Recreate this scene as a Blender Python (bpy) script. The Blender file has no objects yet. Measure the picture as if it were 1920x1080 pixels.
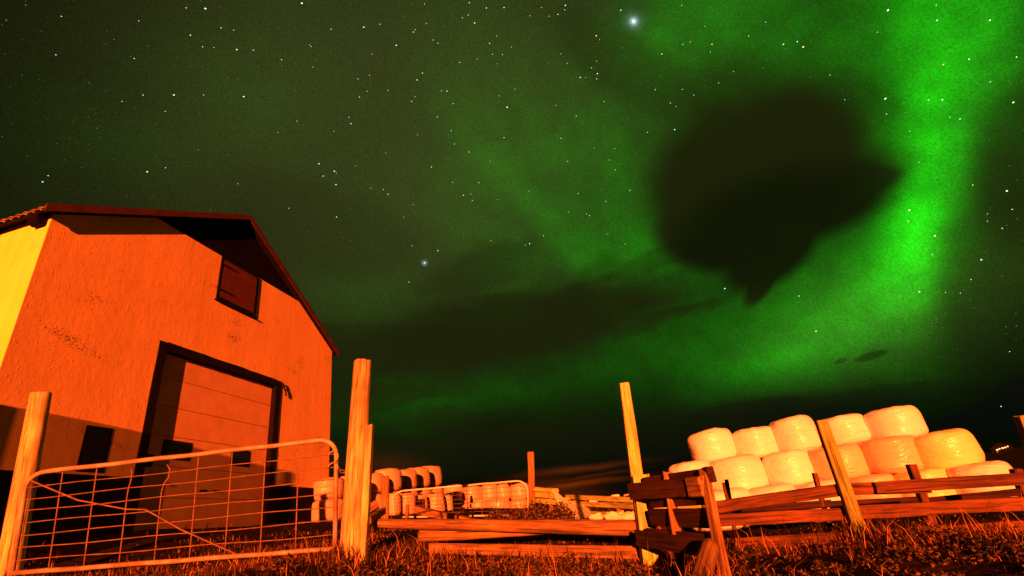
import bpy, bmesh, math, random
import numpy as np
from mathutils import Vector, Matrix, noise as mnoise
random.seed(7); rng = np.random.default_rng(7)
scene = bpy.context.scene
COL = scene.collection

# ------------------------------------------------------------------ camera
F = 901.6                       # focal length in pixels of a 1920 px wide picture
CW = np.array([[0.98744063, 0.1579905, 0.0], [0.07004284, -0.43776772, -0.89635563], [-0.14161568, 0.88509797, -0.44333574]])
def ray(x, y):                  # viewing ray, scaled to one metre of horizontal distance
    d = CW @ np.array([x - 960.0, 540.0 - y, -F]); return d / math.hypot(d[0], d[1])
def P(x, y, D): return Vector(ray(x, y) * D)
def unit(x, y):
    d = CW @ np.array([x - 960.0, 540.0 - y, -F]); return d / np.linalg.norm(d)
cam_d = bpy.data.cameras.new("camera"); cam = bpy.data.objects.new("camera", cam_d); COL.objects.link(cam)
m = Matrix.Identity(4)
for i in range(3):
    for j in range(3): m[i][j] = CW[i][j]
cam.matrix_world = m
cam_d.sensor_width = 36; cam_d.lens = 36 * F / 1920; cam_d.clip_end = 9000; cam_d.clip_start = 0.05
scene.camera = cam

# ------------------------------------------------------------------ exposure, yard light, night sky
scene.view_settings.view_transform = 'Standard'; scene.view_settings.look = 'None'
scene.view_settings.gamma = 1; scene.view_settings.use_curve_mapping = False
EXPO = 1.85
scene.view_settings.exposure = EXPO; EF = 2 ** EXPO
SUN_AZ, SUN_EL = 178.0, 4.2     # where the light comes from (clockwise from +Y)
sd = bpy.data.lights.new("sun", 'SUN'); sd.energy = 5.0; sd.angle = math.radians(0.5); sd.color = (1.0, 0.142, 0.023)
sun = bpy.data.objects.new("sun", sd); COL.objects.link(sun)
a, e = math.radians(SUN_AZ), math.radians(SUN_EL)
to_sun = Vector((math.sin(a) * math.cos(e), math.cos(a) * math.cos(e), math.sin(e)))
sun.rotation_euler = to_sun.to_track_quat('Z', 'Y').to_euler()

world = bpy.data.worlds.new("World"); scene.world = world; world.use_nodes = True
wt = world.node_tree; wt.nodes.clear(); WN, WL = wt.nodes, wt.links
def wnode(t, **k):
    n = WN.new(t)
    for a_, b_ in k.items(): setattr(n, a_, b_)
    return n
def wset(inp, v):
    if hasattr(v, 'is_output'): WL.new(v, inp)
    else: inp.default_value = v
def wm(op, a_, b_=None, c_=None, clamp=False):
    n = wnode('ShaderNodeMath', operation=op, use_clamp=clamp); wset(n.inputs[0], a_)
    if b_ is not None: wset(n.inputs[1], b_)
    if c_ is not None: wset(n.inputs[2], c_)
    return n.outputs[0]
def wdot(v, c):
    n = wnode('ShaderNodeVectorMath', operation='DOT_PRODUCT'); WL.new(v, n.inputs[0]); n.inputs[1].default_value = tuple(c); return n.outputs['Value']
tc = wnode('ShaderNodeTexCoord').outputs['Generated']
def warp(scale, amp, detail, stretch=(1, 1, 1)):
    mp = wnode('ShaderNodeVectorMath', operation='MULTIPLY'); WL.new(tc, mp.inputs[0]); mp.inputs[1].default_value = stretch
    nz = wnode('ShaderNodeTexNoise'); WL.new(mp.outputs[0], nz.inputs['Vector']); nz.inputs['Scale'].default_value = scale; nz.inputs['Detail'].default_value = detail
    s = wnode('ShaderNodeVectorMath', operation='SUBTRACT'); WL.new(nz.outputs['Color'], s.inputs[0]); s.inputs[1].default_value = (.5, .5, .5)
    k = wnode('ShaderNodeVectorMath', operation='MULTIPLY_ADD'); WL.new(s.outputs[0], k.inputs[0]); k.inputs[1].default_value = (amp,) * 3; WL.new(tc, k.inputs[2])
    return k.outputs[0]
d_soft = warp(2.2, .10, 2); d_cloud = warp(5.0, .11, 5, (1, 1, 2.2)); d_lens = warp(1.6, .018, 1); d_low = warp(8, .085, 6, (1, 1, 3.2)); d_streak = warp(11, .016, 4, (1, 1, 3))
def quad(vec, x, y, sa, sb, ang):
    """u*u+v*v about the sky direction seen at (x, y); sa, sb are its half widths; ang in degrees, anticlockwise"""
    c = unit(x, y); t = math.radians(ang); ax = (math.cos(t) * sa, -math.sin(t) * sa); bx = (math.sin(t) * sb, math.cos(t) * sb)
    k = 0.2
    da = (unit(x + ax[0] * k, y + ax[1] * k) - c) / k; db = (unit(x + bx[0] * k, y + bx[1] * k) - c) / k
    Mx = np.array([c, da, db]); A = np.linalg.solve(Mx, [0, 1, 0]); B = np.linalg.solve(Mx, [0, 0, 1])
    u = wdot(vec, A); v = wdot(vec, B); r2 = wm('MULTIPLY_ADD', u, u, wm('MULTIPLY', v, v))
    back = wm('LESS_THAN', wdot(vec, c), 0.05)
    return wm('MULTIPLY_ADD', back, 50.0, r2)
def lobe(vec, x, y, sa, sb, ang, amp):
    return wm('MULTIPLY', wm('POWER', math.exp(-1), quad(vec, x, y, sa, sb, ang)), amp)
def mask(vec, x, y, sa, sb, ang, lo, hi, amp):
    n = wnode('ShaderNodeMapRange', interpolation_type='SMOOTHERSTEP'); WL.new(quad(vec, x, y, sa, sb, ang), n.inputs[0])
    n.inputs[1].default_value = lo; n.inputs[2].default_value = hi; n.inputs[3].default_value = amp; n.inputs[4].default_value = 0.0
    return n.outputs[0]
def total(l):
    s = l[0]
    for q in l[1:]: s = wm('ADD', s, q)
    return s
GREEN = [(1750, 130, 130, 190, 0, .26), (1800, 10, 130, 120, 0, .10), (1690, 290, 80, 90, 10, .20), (1712, 430, 58, 125, 2, .33), (1712, 250, 45, 300, 2, .08), (1690, 545, 80, 90, 10, .12),
         (1600, 615, 130, 65, 30, .13), (1470, 690, 140, 48, 8, .10), (1560, 560, 260, 120, 20, .07), (1420, 50, 190, 120, 0, .085), (1250, 110, 90, 110, -30, .02),
         (1090, 350, 60, 190, 35, .035), (1030, 420, 190, 32, -52, .055), (1150, 300, 45, 150, 25, .03), (1190, 470, 150, 80, 0, .05), (1300, 640, 230, 70, 12, .018), (940, 400, 60, 190, 12, .018), (860, 380, 40, 160, 8, .010),
         (1500, 330, 480, 400, 0, .022), (1050, 300, 300, 300, 0, .014), (470, 150, 150, 110, 0, .010), (250, 270, 200, 90, -10, .007), (960, 735, 280, 40, 12, .022), (760, 760, 90, 60, 0, .02), (700, 560, 160, 70, 0, .012), (1350, 730, 330, 60, 12, .010), (1780, 680, 160, 60, 10, .02)]
G = total([lobe(d_soft, *g) for g in GREEN])
OLIVE = [(900, 100, 440, 310, 0, .023), (760, 450, 340, 200, 0, .020), (450, 150, 240, 260, 0, .010), (1640, 620, 260, 110, 20, .024), (1860, 420, 120, 300, 0, .010)]
O = wm('ADD', total([lobe(d_soft, *g) for g in OLIVE]), .0035)
CL = [  # dark clouds: direction, half widths, tilt, inner and outer edge, opacity
    (d_soft, 1480, 225, 210, 100, -12, .1, 1.6, .6),
    (d_low, 990, 600, 290, 62, 8, .15, 1.5, .80), (d_low, 760, 655, 240, 50, 2, .1, 1.6, .66), (d_low, 1100, 575, 170, 44, 14, .1, 1.5, .6), (d_low, 900, 505, 120, 42, 20, .1, 1.6, .4), (d_low, 1110, 525, 60, 34, 30, .1, 1.6, .4), (d_low, 830, 790, 95, 22, 0, .1, 1.5, .6),
    (d_low, 1210, 500, 120, 18, 22, .1, 1.6, .42), (d_low, 1240, 600, 150, 15, 16, .1, 1.6, .45), (d_low, 1300, 575, 100, 10, 20, .1, 1.6, .4), (d_low, 1130, 810, 380, 40, 6, .1, 1.6, .75), (d_low, 700, 745, 150, 22, 4, .1, 1.6, .5), (d_low, 940, 855, 420, 44, 3, .1, 1.5, .8),
    (d_streak, 1630, 667, 38, 8, 18, .1, 1.5, .65), (d_streak, 1573, 677, 14, 6, 18, .1, 1.5, .5),
    (d_low, 1900, 745, 140, 36, 18, .3, 1.3, .92), (d_low, 1840, 790, 210, 30, 8, .2, 1.4, .88), (d_low, 1560, 765, 240, 20, 10, .1, 1.6, .5), (d_soft, 1895, 320, 95, 150, 0, .05, 1.9, .6), (d_soft, 1860, 520, 110, 220, 0, .05, 1.8, .55), (d_cloud, 1430, 775, 180, 22, 8, .1, 1.6, .5),
    (d_soft, 1190, 130, 190, 60, -35, .05, 1.8, .35), (d_soft, 620, 420, 200, 90, -15, .05, 1.8, .3)]
T = None
for c in CL:
    t_ = wm('SUBTRACT', 1.0, mask(*c[:6], c[6], c[7], c[8])); T = t_ if T is None else wm('MULTIPLY', T, t_)
lens = None      # the big lens-shaped cloud: four lobes melted into one outline
for q_ in ((1385, 352, 200, 165, 15), (1505, 388, 222, 78, 20), (1600, 350, 118, 34, 14), (1490, 285, 145, 125, 0), (1330, 440, 125, 78, -14), (1446, 475, 120, 62, 35), (1436, 518, 74, 26, 57)):
    qd = quad(d_lens, *q_); lens = qd if lens is None else wm('SMOOTH_MIN', lens, qd, .35)
lm = wnode('ShaderNodeMapRange', interpolation_type='SMOOTHSTEP'); WL.new(lens, lm.inputs[0]); lm.inputs[1].default_value = .40; lm.inputs[2].default_value = 1.22; lm.inputs[3].default_value = .04; lm.inputs[4].default_value = 1.0
T = wm('MULTIPLY', T, lm.outputs[0])
cloudglow = wm('MULTIPLY', wm('SUBTRACT', 1.0, T), wm('SUBTRACT', 1.0, mask(d_lens, 1450, 440, 250, 120, 15, .1, 1.6, .6)))
# the air thickens towards the horizon (world elevation), and away from the aurora the sky is darker
bgs_ = 0
elev = wdot(tc, (0, 0, 1))
hz = wnode('ShaderNodeMapRange', interpolation_type='SMOOTHSTEP'); WL.new(elev, hz.inputs[0]); hz.inputs[1].default_value = .02; hz.inputs[2].default_value = .27; hz.inputs[3].default_value = .10; hz.inputs[4].default_value = 1.0
mott = wnode('ShaderNodeTexNoise'); WL.new(tc, mott.inputs['Vector']); mott.inputs['Scale'].default_value = 330; mott.inputs['Detail'].default_value = 2
mo = wm('MULTIPLY_ADD', mott.outputs[0], 1.1, .45)
big = wnode('ShaderNodeTexNoise'); WL.new(d_soft, big.inputs['Vector']); big.inputs['Scale'].default_value = 7; big.inputs['Detail'].default_value = 4
bg2 = wnode('ShaderNodeTexNoise'); WL.new(d_soft, bg2.inputs['Vector']); bg2.inputs['Scale'].default_value = 26; bg2.inputs['Detail'].default_value = 5
bg = wm('MULTIPLY', wm('MULTIPLY_ADD', big.outputs[0], 1.9, .05), wm('MULTIPLY_ADD', bg2.outputs[0], .9, .55))
vis = wm('MULTIPLY', wm('MULTIPLY', T, hz.outputs[0]), mo)
Gv = wm('MULTIPLY', wm('MULTIPLY', G, bg), vis); Ov = wm('MULTIPLY', O, vis)
STR = [(1085, 879, 95, 5, 7, .016), (1120, 890, 70, 3, 9, .010), (1080, 908, 85, 5, 8, .024), (1020, 903, 70, 9, 4, .006), (1060, 926, 70, 18, 0, .010), (730, 872, 60, 20, 0, .006)]
S = total([lobe(d_streak, *s) for s in STR])
def comb(r, g, b):
    n = wnode('ShaderNodeCombineXYZ')
    for i, q in enumerate((r, g, b)): wset(n.inputs[i], q)
    return n.outputs[0]
R_ = wm('MULTIPLY_ADD', Ov, .95, wm('MULTIPLY_ADD', Gv, .014, wm('MULTIPLY', S, 4.2)))
G_ = wm('MULTIPLY_ADD', Ov, 1.15, wm('MULTIPLY_ADD', Gv, 1.0, wm('MULTIPLY', S, .5)))
B_ = wm('MULTIPLY_ADD', Ov, .24, wm('MULTIPLY', Gv, .004))
halo = total([lobe(tc, 1188, 40, 6.5, 6.5, 0, .55), lobe(tc, 1188, 40, 15, 15, 0, .07), lobe(tc, 796, 493, 4.2, 4.2, 0, .26)])
base = comb(wm('ADD', R_, wm('MULTIPLY_ADD', wm('MULTIPLY', cloudglow, hz.outputs[0]), .0082, .0012)), wm('ADD', G_, wm('MULTIPLY_ADD', wm('MULTIPLY', cloudglow, hz.outputs[0]), .0100, .0014)), wm('MULTIPLY_ADD', cloudglow, .0014, wm('ADD', B_, .0004)))
hs = wnode('ShaderNodeVectorMath', operation='SCALE'); hs.inputs[0].default_value = (.7, .9, 1); WL.new(halo, hs.inputs['Scale'])
ad = wnode('ShaderNodeVectorMath', operation='ADD'); WL.new(base, ad.inputs[0]); WL.new(hs.outputs[0], ad.inputs[1])
bgn = wnode('ShaderNodeBackground'); WL.new(ad.outputs[0], bgn.inputs['Color']); bgn.inputs['Strength'].default_value = 1 / EF * 1.25
wo = wnode('ShaderNodeOutputWorld'); WL.new(bgn.outputs[0], wo.inputs['Surface'])
world.cycles.sampling_method = 'MANUAL'; world.cycles.sample_map_resolution = 512

# ------------------------------------------------------------------ materials
def mat(name, col, rough=.8, spec=.3, noise_scale=None, col2=None, bump=0, bump_scale=20, stretch=(1, 1, 1), detail=5, metal=0, lo=.35, hi=.65, rand=0, coat=0):
    M_ = bpy.data.materials.new(name); M_.use_nodes = True; N, L = M_.node_tree.nodes, M_.node_tree.links; b = N['Principled BSDF']
    b.inputs['Roughness'].default_value = rough; b.inputs['Specular IOR Level'].default_value = spec; b.inputs['Metallic'].default_value = metal; b.inputs['Coat Weight'].default_value = coat
    t = N.new('ShaderNodeTexCoord'); mp = N.new('ShaderNodeMapping'); L.new(t.outputs['Object'], mp.inputs['Vector']); mp.inputs['Scale'].default_value = stretch
    vec = mp.outputs[0]
    oi = N.new('ShaderNodeObjectInfo')
    add = N.new('ShaderNodeVectorMath'); add.operation = 'ADD'; L.new(vec, add.inputs[0])
    sc = N.new('ShaderNodeMath'); sc.operation = 'MULTIPLY'; sc.inputs[1].default_value = 37.0; L.new(oi.outputs['Random'], sc.inputs[0]); L.new(sc.outputs[0], add.inputs[1]); vec = add.outputs[0]
    out = None
    if noise_scale:
        nz = N.new('ShaderNodeTexNoise'); nz.inputs['Scale'].default_value = noise_scale; nz.inputs['Detail'].default_value = detail; nz.inputs['Roughness'].default_value = .65; L.new(vec, nz.inputs['Vector'])
        cr = N.new('ShaderNodeValToRGB'); cr.color_ramp.elements[0].position = lo; cr.color_ramp.elements[1].position = hi
        cr.color_ramp.elements[0].color = (*col2, 1); cr.color_ramp.elements[1].color = (*col, 1); L.new(nz.outputs[0], cr.inputs[0]); out = cr.outputs[0]
        if rand:
            hs = N.new('ShaderNodeHueSaturation'); L.new(out, hs.inputs['Color']); ma = N.new('ShaderNodeMath'); ma.operation = 'MULTIPLY_ADD'; L.new(oi.outputs['Random'], ma.inputs[0]); ma.inputs[1].default_value = 2 * rand; ma.inputs[2].default_value = 1 - rand
            L.new(ma.outputs[0], hs.inputs['Value']); out = hs.outputs[0]
        L.new(out, b.inputs['Base Color'])
    else: b.inputs['Base Color'].default_value = (*col, 1)
    if bump:
        n2 = N.new('ShaderNodeTexNoise'); n2.inputs['Scale'].default_value = bump_scale; n2.inputs['Detail'].default_value = 5; L.new(vec, n2.inputs['Vector'])
        bp = N.new('ShaderNodeBump'); bp.inputs['Strength'].default_value = 1; bp.inputs['Distance'].default_value = bump; L.new(n2.outputs[0], bp.inputs['Height']); L.new(bp.outputs[0], b.inputs['Normal'])
    M_['vec'] = 0
    return M_
def nodes(M_): return M_.node_tree.nodes, M_.node_tree.links, M_.node_tree.nodes['Principled BSDF']

def wood_mat(name, light, dark, crack=.55):
    M_ = mat(name, light, .85, .2, 3.0, dark, 0, stretch=(1.2, 14, 14), lo=.32, hi=.68, rand=.12)
    N, L, b = nodes(M_)
    colsrc = b.inputs['Base Color'].links[0].from_socket
    vec = [n for n in N if n.type == 'VECT_MATH'][0].outputs[0]
    def tex(t, scale, st=None):
        v = vec
        if st:
            q = N.new('ShaderNodeVectorMath'); q.operation = 'MULTIPLY'; L.new(vec, q.inputs[0]); q.inputs[1].default_value = st; v = q.outputs[0]
        n = N.new(t); n.inputs['Scale'].default_value = scale; L.new(v, n.inputs['Vector']); return n
    cr = tex('ShaderNodeTexNoise', 3.2, (.5, 1.2, 1.2)); cr.inputs['Detail'].default_value = 6
    m1 = N.new('ShaderNodeMapRange'); L.new(cr.outputs[0], m1.inputs[0]); m1.inputs[1].default_value = .36; m1.inputs[2].default_value = .44; m1.inputs[3].default_value = 1 - crack; m1.inputs[4].default_value = 1
    big = tex('ShaderNodeTexNoise', 1.1, (1.2, .08, .08)); big.inputs['Detail'].default_value = 3
    m2 = N.new('ShaderNodeMapRange'); L.new(big.outputs[0], m2.inputs[0]); m2.inputs[1].default_value = .3; m2.inputs[2].default_value = .7; m2.inputs[3].default_value = .5; m2.inputs[4].default_value = 1.3
    vo = tex('ShaderNodeTexVoronoi', 1.0, (2.2, .17, .17))
    m3 = N.new('ShaderNodeMapRange'); L.new(vo.outputs['Distance'], m3.inputs[0]); m3.inputs[1].default_value = .04; m3.inputs[2].default_value = .13; m3.inputs[3].default_value = .35; m3.inputs[4].default_value = 1
    mm = N.new('ShaderNodeMath'); mm.operation = 'MULTIPLY'; L.new(m1.outputs[0], mm.inputs[0]); L.new(m2.outputs[0], mm.inputs[1])
    mk = N.new('ShaderNodeMath'); mk.operation = 'MULTIPLY'; L.new(mm.outputs[0], mk.inputs[0]); L.new(m3.outputs[0], mk.inputs[1])
    vs = N.new('ShaderNodeVectorMath'); vs.operation = 'SCALE'; L.new(colsrc, vs.inputs[0]); L.new(mk.outputs[0], vs.inputs['Scale']); L.new(vs.outputs[0], b.inputs['Base Color'])
    hsum = N.new('ShaderNodeMath'); hsum.operation = 'MULTIPLY_ADD'; fine = tex('ShaderNodeTexNoise', 5); fine.inputs['Detail'].default_value = 4
    L.new(fine.outputs[0], hsum.inputs[0]); hsum.inputs[1].default_value = .4; L.new(m1.outputs[0], hsum.inputs[2])
    bp = N.new('ShaderNodeBump'); bp.inputs['Distance'].default_value = .006; L.new(hsum.outputs[0], bp.inputs['Height']); L.new(bp.outputs[0], b.inputs['Normal'])
    return M_
W_POST = wood_mat('weathered_post_wood', (.62, .60, .24), (.34, .20, .05))
W_RAIL = wood_mat('rail_wood', (.36, .21, .07), (.14, .06, .02))
W_DARK_SHADE = wood_mat('dark_shaded_plank_wood', (.06, .022, .012), (.025, .009, .006))  # hurdle's shade put into this darker wood; second fence rails share it
W_FENCE = wood_mat('fence_rail_wood', (.185, .068, .020), (.06, .019, .007))
W_PALE = wood_mat('pale_rail_wood', (.66, .78, .20), (.44, .34, .08))
W_YELGREEN = wood_mat('yellow_green_post_wood', (.46, .50, .10), (.16, .18, .03))  # one yellow-green wood tone for two fence posts
STEEL = mat('galvanised_steel', (.46, .36, .26), .6, .4, 5, (.24, .14, .08), .001, 60, metal=.25, rand=.05)
GWIRE = mat('dull_gate_wire', (.24, .13, .07), .7, .3, 12, (.12, .06, .03), .001, 60)
RUST = mat('rusty_wire', (.16, .08, .05), .7, .4, 20, (.1, .04, .02), .001, 80)
BLACK = mat('black_paint', (.009, .006, .005), .9, .08, 6, (.005, .004, .003), .002, 30)
PLINTH = mat('black_plinth_paint', (.008, .006, .005), .9, .05, 6, (.004, .003, .003), .003, 20)
DARKGLASS = mat('dark_window_glass', (.01, .01, .01), .35, .2)
FASCIA = mat('fascia_paint', (.075, .02, .012), .8, .15, 5, (.04, .012, .008), .002, 30, stretch=(1, 1, 1))
CLAD = mat('dark_cladding', (.005, .002, .0015), .85, .08, 4, (.003, .0015, .001), .003, 18, rand=.3)
HATCH = mat('hatch_paint', (.09, .025, .015), .8, .1, 7, (.07, .018, .012), .002, 20, rand=.1)
ROOF = mat('corrugated_roof_steel', (.6, .55, .2), .6, .3, 4, (.4, .26, .08), .002, 20)
DOORM = mat('door_panel_paint', (.64, .34, .17), .7, .2, 3, (.54, .27, .13), .001, 25, rand=.03)
PLASTIC_SCRAP = mat('loose_white_plastic', (.85, .8, .6), .5, .3, 1.5, (.6, .5, .3), .004, 9)

def plaster(name, light, dark, chips):
    M_ = mat(name, light, .9, .15, 1.1, dark, 0, lo=.3, hi=.7, detail=7)
    N, L, b = nodes(M_); vec = [n for n in N if n.type == 'VECT_MATH'][0].outputs[0]; colsrc = b.inputs['Base Color'].links[0].from_socket
    n1 = N.new('ShaderNodeTexNoise'); n1.inputs['Scale'].default_value = 9; n1.inputs['Detail'].default_value = 6; n1.inputs['Roughness'].default_value = .6
    st = N.new('ShaderNodeVectorMath'); st.operation = 'MULTIPLY'; st.inputs[1].default_value = (1, 1, .7); L.new(vec, st.inputs[0]); L.new(st.outputs[0], n1.inputs['Vector'])
    n2 = N.new('ShaderNodeTexVoronoi'); n2.inputs['Scale'].default_value = 11; n2.feature = 'SMOOTH_F1'; L.new(n1.outputs['Color'], n2.inputs['Vector'])
    n3 = N.new('ShaderNodeTexNoise'); n3.inputs['Scale'].default_value = 22; n3.inputs['Detail'].default_value = 3; L.new(st.outputs[0], n3.inputs['Vector'])
    pk = N.new('ShaderNodeMapRange'); L.new(n3.outputs[0], pk.inputs[0]); pk.inputs[1].default_value = .62; pk.inputs[2].default_value = .74; pk.inputs[3].default_value = 0; pk.inputs[4].default_value = 1
    s1 = N.new('ShaderNodeMath'); s1.operation = 'MULTIPLY_ADD'; L.new(n1.outputs[0], s1.inputs[0]); s1.inputs[1].default_value = 2.0; L.new(pk.outputs[0], s1.inputs[2])
    # chips: short dark dashes gathered in patches
    cs = N.new('ShaderNodeVectorMath'); cs.operation = 'MULTIPLY'; cs.inputs[1].default_value = (1, 1, 2.6); L.new(vec, cs.inputs[0])
    c1 = N.new('ShaderNodeTexNoise'); c1.inputs['Scale'].default_value = 26; c1.inputs['Detail'].default_value = 3; L.new(cs.outputs[0], c1.inputs['Vector'])
    c2 = N.new('ShaderNodeTexNoise'); c2.inputs['Scale'].default_value = .9; c2.inputs['Detail'].default_value = 1; L.new(cs.outputs[0], c2.inputs['Vector'])
    sm = N.new('ShaderNodeMath'); sm.operation = 'ADD'; L.new(c1.outputs[0], sm.inputs[0]); L.new(c2.outputs[0], sm.inputs[1])
    cm = N.new('ShaderNodeMapRange'); L.new(sm.outputs[0], cm.inputs[0]); cm.inputs[1].default_value = chips; cm.inputs[2].default_value = chips + .03; cm.inputs[3].default_value = 1; cm.inputs[4].default_value = .35
    vs = N.new('ShaderNodeVectorMath'); vs.operation = 'SCALE'; L.new(colsrc, vs.inputs[0]); L.new(cm.outputs[0], vs.inputs['Scale']); L.new(vs.outputs[0], b.inputs['Base Color'])
    sv = N.new('ShaderNodeVectorMath'); sv.operation = 'MULTIPLY'; sv.inputs[1].default_value = (2.6, 2.6, .22); L.new(vec, sv.inputs[0])
    sn = N.new('ShaderNodeTexNoise'); sn.inputs['Scale'].default_value = 1.6; sn.inputs['Detail'].default_value = 6; sn.inputs['Roughness'].default_value = .7; L.new(sv.outputs[0], sn.inputs['Vector'])
    sr = N.new('ShaderNodeMapRange'); L.new(sn.outputs[0], sr.inputs[0]); sr.inputs[1].default_value = .3; sr.inputs[2].default_value = .62; sr.inputs[3].default_value = .90; sr.inputs[4].default_value = 1.05
    ck = N.new('ShaderNodeTexVoronoi'); ck.feature = 'DISTANCE_TO_EDGE'; ck.inputs['Scale'].default_value = .55
    cw = N.new('ShaderNodeTexNoise'); cw.inputs['Scale'].default_value = 2.5; cw.inputs['Detail'].default_value = 5; L.new(vec, cw.inputs['Vector'])
    ca = N.new('ShaderNodeVectorMath'); ca.operation = 'MULTIPLY_ADD'; L.new(cw.outputs['Color'], ca.inputs[0]); ca.inputs[1].default_value = (.5, .5, .5); L.new(vec, ca.inputs[2]); L.new(ca.outputs[0], ck.inputs['Vector'])
    kr = N.new('ShaderNodeMapRange'); L.new(ck.outputs['Distance'], kr.inputs[0]); kr.inputs[1].default_value = .001; kr.inputs[2].default_value = .006; kr.inputs[3].default_value = .88; kr.inputs[4].default_value = 1
    km = N.new('ShaderNodeMath'); km.operation = 'MULTIPLY'; L.new(sr.outputs[0], km.inputs[0]); L.new(kr.outputs[0], km.inputs[1])
    v2 = N.new('ShaderNodeVectorMath'); v2.operation = 'SCALE'; L.new(vs.outputs[0], v2.inputs[0]); L.new(km.outputs[0], v2.inputs['Scale']); L.new(v2.outputs[0], b.inputs['Base Color'])
    hs = N.new('ShaderNodeMath'); hs.operation = 'MULTIPLY_ADD'; L.new(cm.outputs[0], hs.inputs[0]); hs.inputs[1].default_value = .8; L.new(s1.outputs[0], hs.inputs[2])
    bp = N.new('ShaderNodeBump'); bp.inputs['Distance'].default_value = .0042; bp.inputs['Strength'].default_value = .6; L.new(hs.outputs[0], bp.inputs['Height']); L.new(bp.outputs[0], b.inputs['Normal'])
    return M_
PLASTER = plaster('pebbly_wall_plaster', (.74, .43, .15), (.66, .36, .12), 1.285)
SIDE_LIT = plaster('lit_side_wall_plaster', (.88, .86, .16), (.80, .74, .10), 1.36)  # side wall's stronger lighting put into a paler, yellower plaster colour

def wrap_mat(name, c1, c2):
    M_ = mat(name, c1, .42, .5, .8, c2, 0, lo=.25, hi=.75, rand=.05)
    N, L, b = nodes(M_); vec = [n for n in N if n.type == 'VECT_MATH'][0].outputs[0]
    b.inputs['Subsurface Weight'].default_value = .0; b.inputs['Coat Weight'].default_value = .2; b.inputs['Coat Roughness'].default_value = .12
    st = N.new('ShaderNodeVectorMath'); st.operation = 'MULTIPLY'; st.inputs[1].default_value = (1, 1, 2.2); L.new(vec, st.inputs[0])
    n1 = N.new('ShaderNodeTexNoise'); n1.inputs['Scale'].default_value = 3.0; n1.inputs['Detail'].default_value = 3; n1.inputs['Distortion'].default_value = .8; L.new(st.outputs[0], n1.inputs['Vector'])
    bp = N.new('ShaderNodeBump'); wv = N.new('ShaderNodeTexWave'); wv.wave_type = 'BANDS'; wv.bands_direction = 'Z'; wv.wave_profile = 'SAW'; wv.inputs['Scale'].default_value = 1.1; wv.inputs['Distortion'].default_value = 1.6; wv.inputs['Detail'].default_value = 1; wv.inputs['Detail Scale'].default_value = .7; L.new(vec, wv.inputs['Vector'])
    n2 = N.new('ShaderNodeTexNoise'); n2.inputs['Scale'].default_value = 14; n2.inputs['Detail'].default_value = 3; L.new(st.outputs[0], n2.inputs['Vector'])
    h1 = N.new('ShaderNodeMath'); h1.operation = 'MULTIPLY_ADD'; L.new(wv.outputs[0], h1.inputs[0]); h1.inputs[1].default_value = .16; L.new(n1.outputs[0], h1.inputs[2])
    h2 = N.new('ShaderNodeMath'); h2.operation = 'MULTIPLY_ADD'; L.new(n2.outputs[0], h2.inputs[0]); h2.inputs[1].default_value = .12; L.new(h1.outputs[0], h2.inputs[2])
    bp.inputs['Distance'].default_value = .06; bp.inputs['Strength'].default_value = .75; L.new(h2.outputs[0], bp.inputs['Height']); L.new(bp.outputs[0], b.inputs['Normal']); L.new(bp.outputs[0], b.inputs['Coat Normal'])
    return M_
WRAP = wrap_mat('white_bale_wrap', (.88, .87, .86), (.80, .77, .74))
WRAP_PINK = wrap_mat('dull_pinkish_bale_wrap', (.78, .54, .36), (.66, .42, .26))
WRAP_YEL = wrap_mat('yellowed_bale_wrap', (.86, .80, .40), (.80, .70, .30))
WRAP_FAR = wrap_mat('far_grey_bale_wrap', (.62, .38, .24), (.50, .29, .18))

SOIL = mat('soil', (.030, .016, .008), .95, .05, 1.5, (.012, .007, .004), .05, 7, detail=8, lo=.3, hi=.7)
def blade_mat(name, c):
    M_ = mat(name, c, .75, .15); return M_
B_STRAW = blade_mat('dry_straw_blades', (.46, .20, .05)); B_BROWN = blade_mat('brown_blades', (.10, .034, .010)); B_DARK = blade_mat('dark_green_blades', (.016, .014, .006)); B_LEAF = blade_mat('weed_leaves', (.12, .06, .02))

# ------------------------------------------------------------------ object helpers
def link(o, parent=None, world_m=None):
    COL.objects.link(o)
    if parent is not None:
        o.parent = parent; pm = parent.matrix_basis
        if parent.parent is not None: pm = parent.parent.matrix_basis @ pm
        if world_m is not None: o.matrix_basis = pm.inverted() @ world_m
    elif world_m is not None: o.matrix_basis = world_m
    return o
def tag(o, label, cat, group=None, kind=None):
    if label: o['label'] = label
    if cat: o['category'] = cat
    if group: o['group'] = group
    if kind: o['kind'] = kind
    return o
def empty(name, loc, label, cat, group=None, rz=0):
    o = bpy.data.objects.new(name, None); o.empty_display_size = .1
    o.matrix_basis = Matrix.Translation(Vector(loc)) @ Matrix.Rotation(rz, 4, 'Z'); COL.objects.link(o); return tag(o, label, cat, group)
def mesh_obj(name, verts, faces, material, parent=None, world_m=None, smooth=False, mats=None):
    me = bpy.data.meshes.new(name); me.from_pydata([tuple(v) for v in verts], [], faces); me.update()
    for mm in (mats or [material]): me.materials.append(mm)
    if smooth: me.polygons.foreach_set('use_smooth', [True] * len(me.polygons))
    bm = bmesh.new(); bm.from_mesh(me); bmesh.ops.recalc_face_normals(bm, faces=bm.faces); bm.to_mesh(me); bm.free()
    return link(bpy.data.objects.new(name, me), parent, world_m if world_m is not None else (Matrix.Identity(4) if parent is not None else None))
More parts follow.
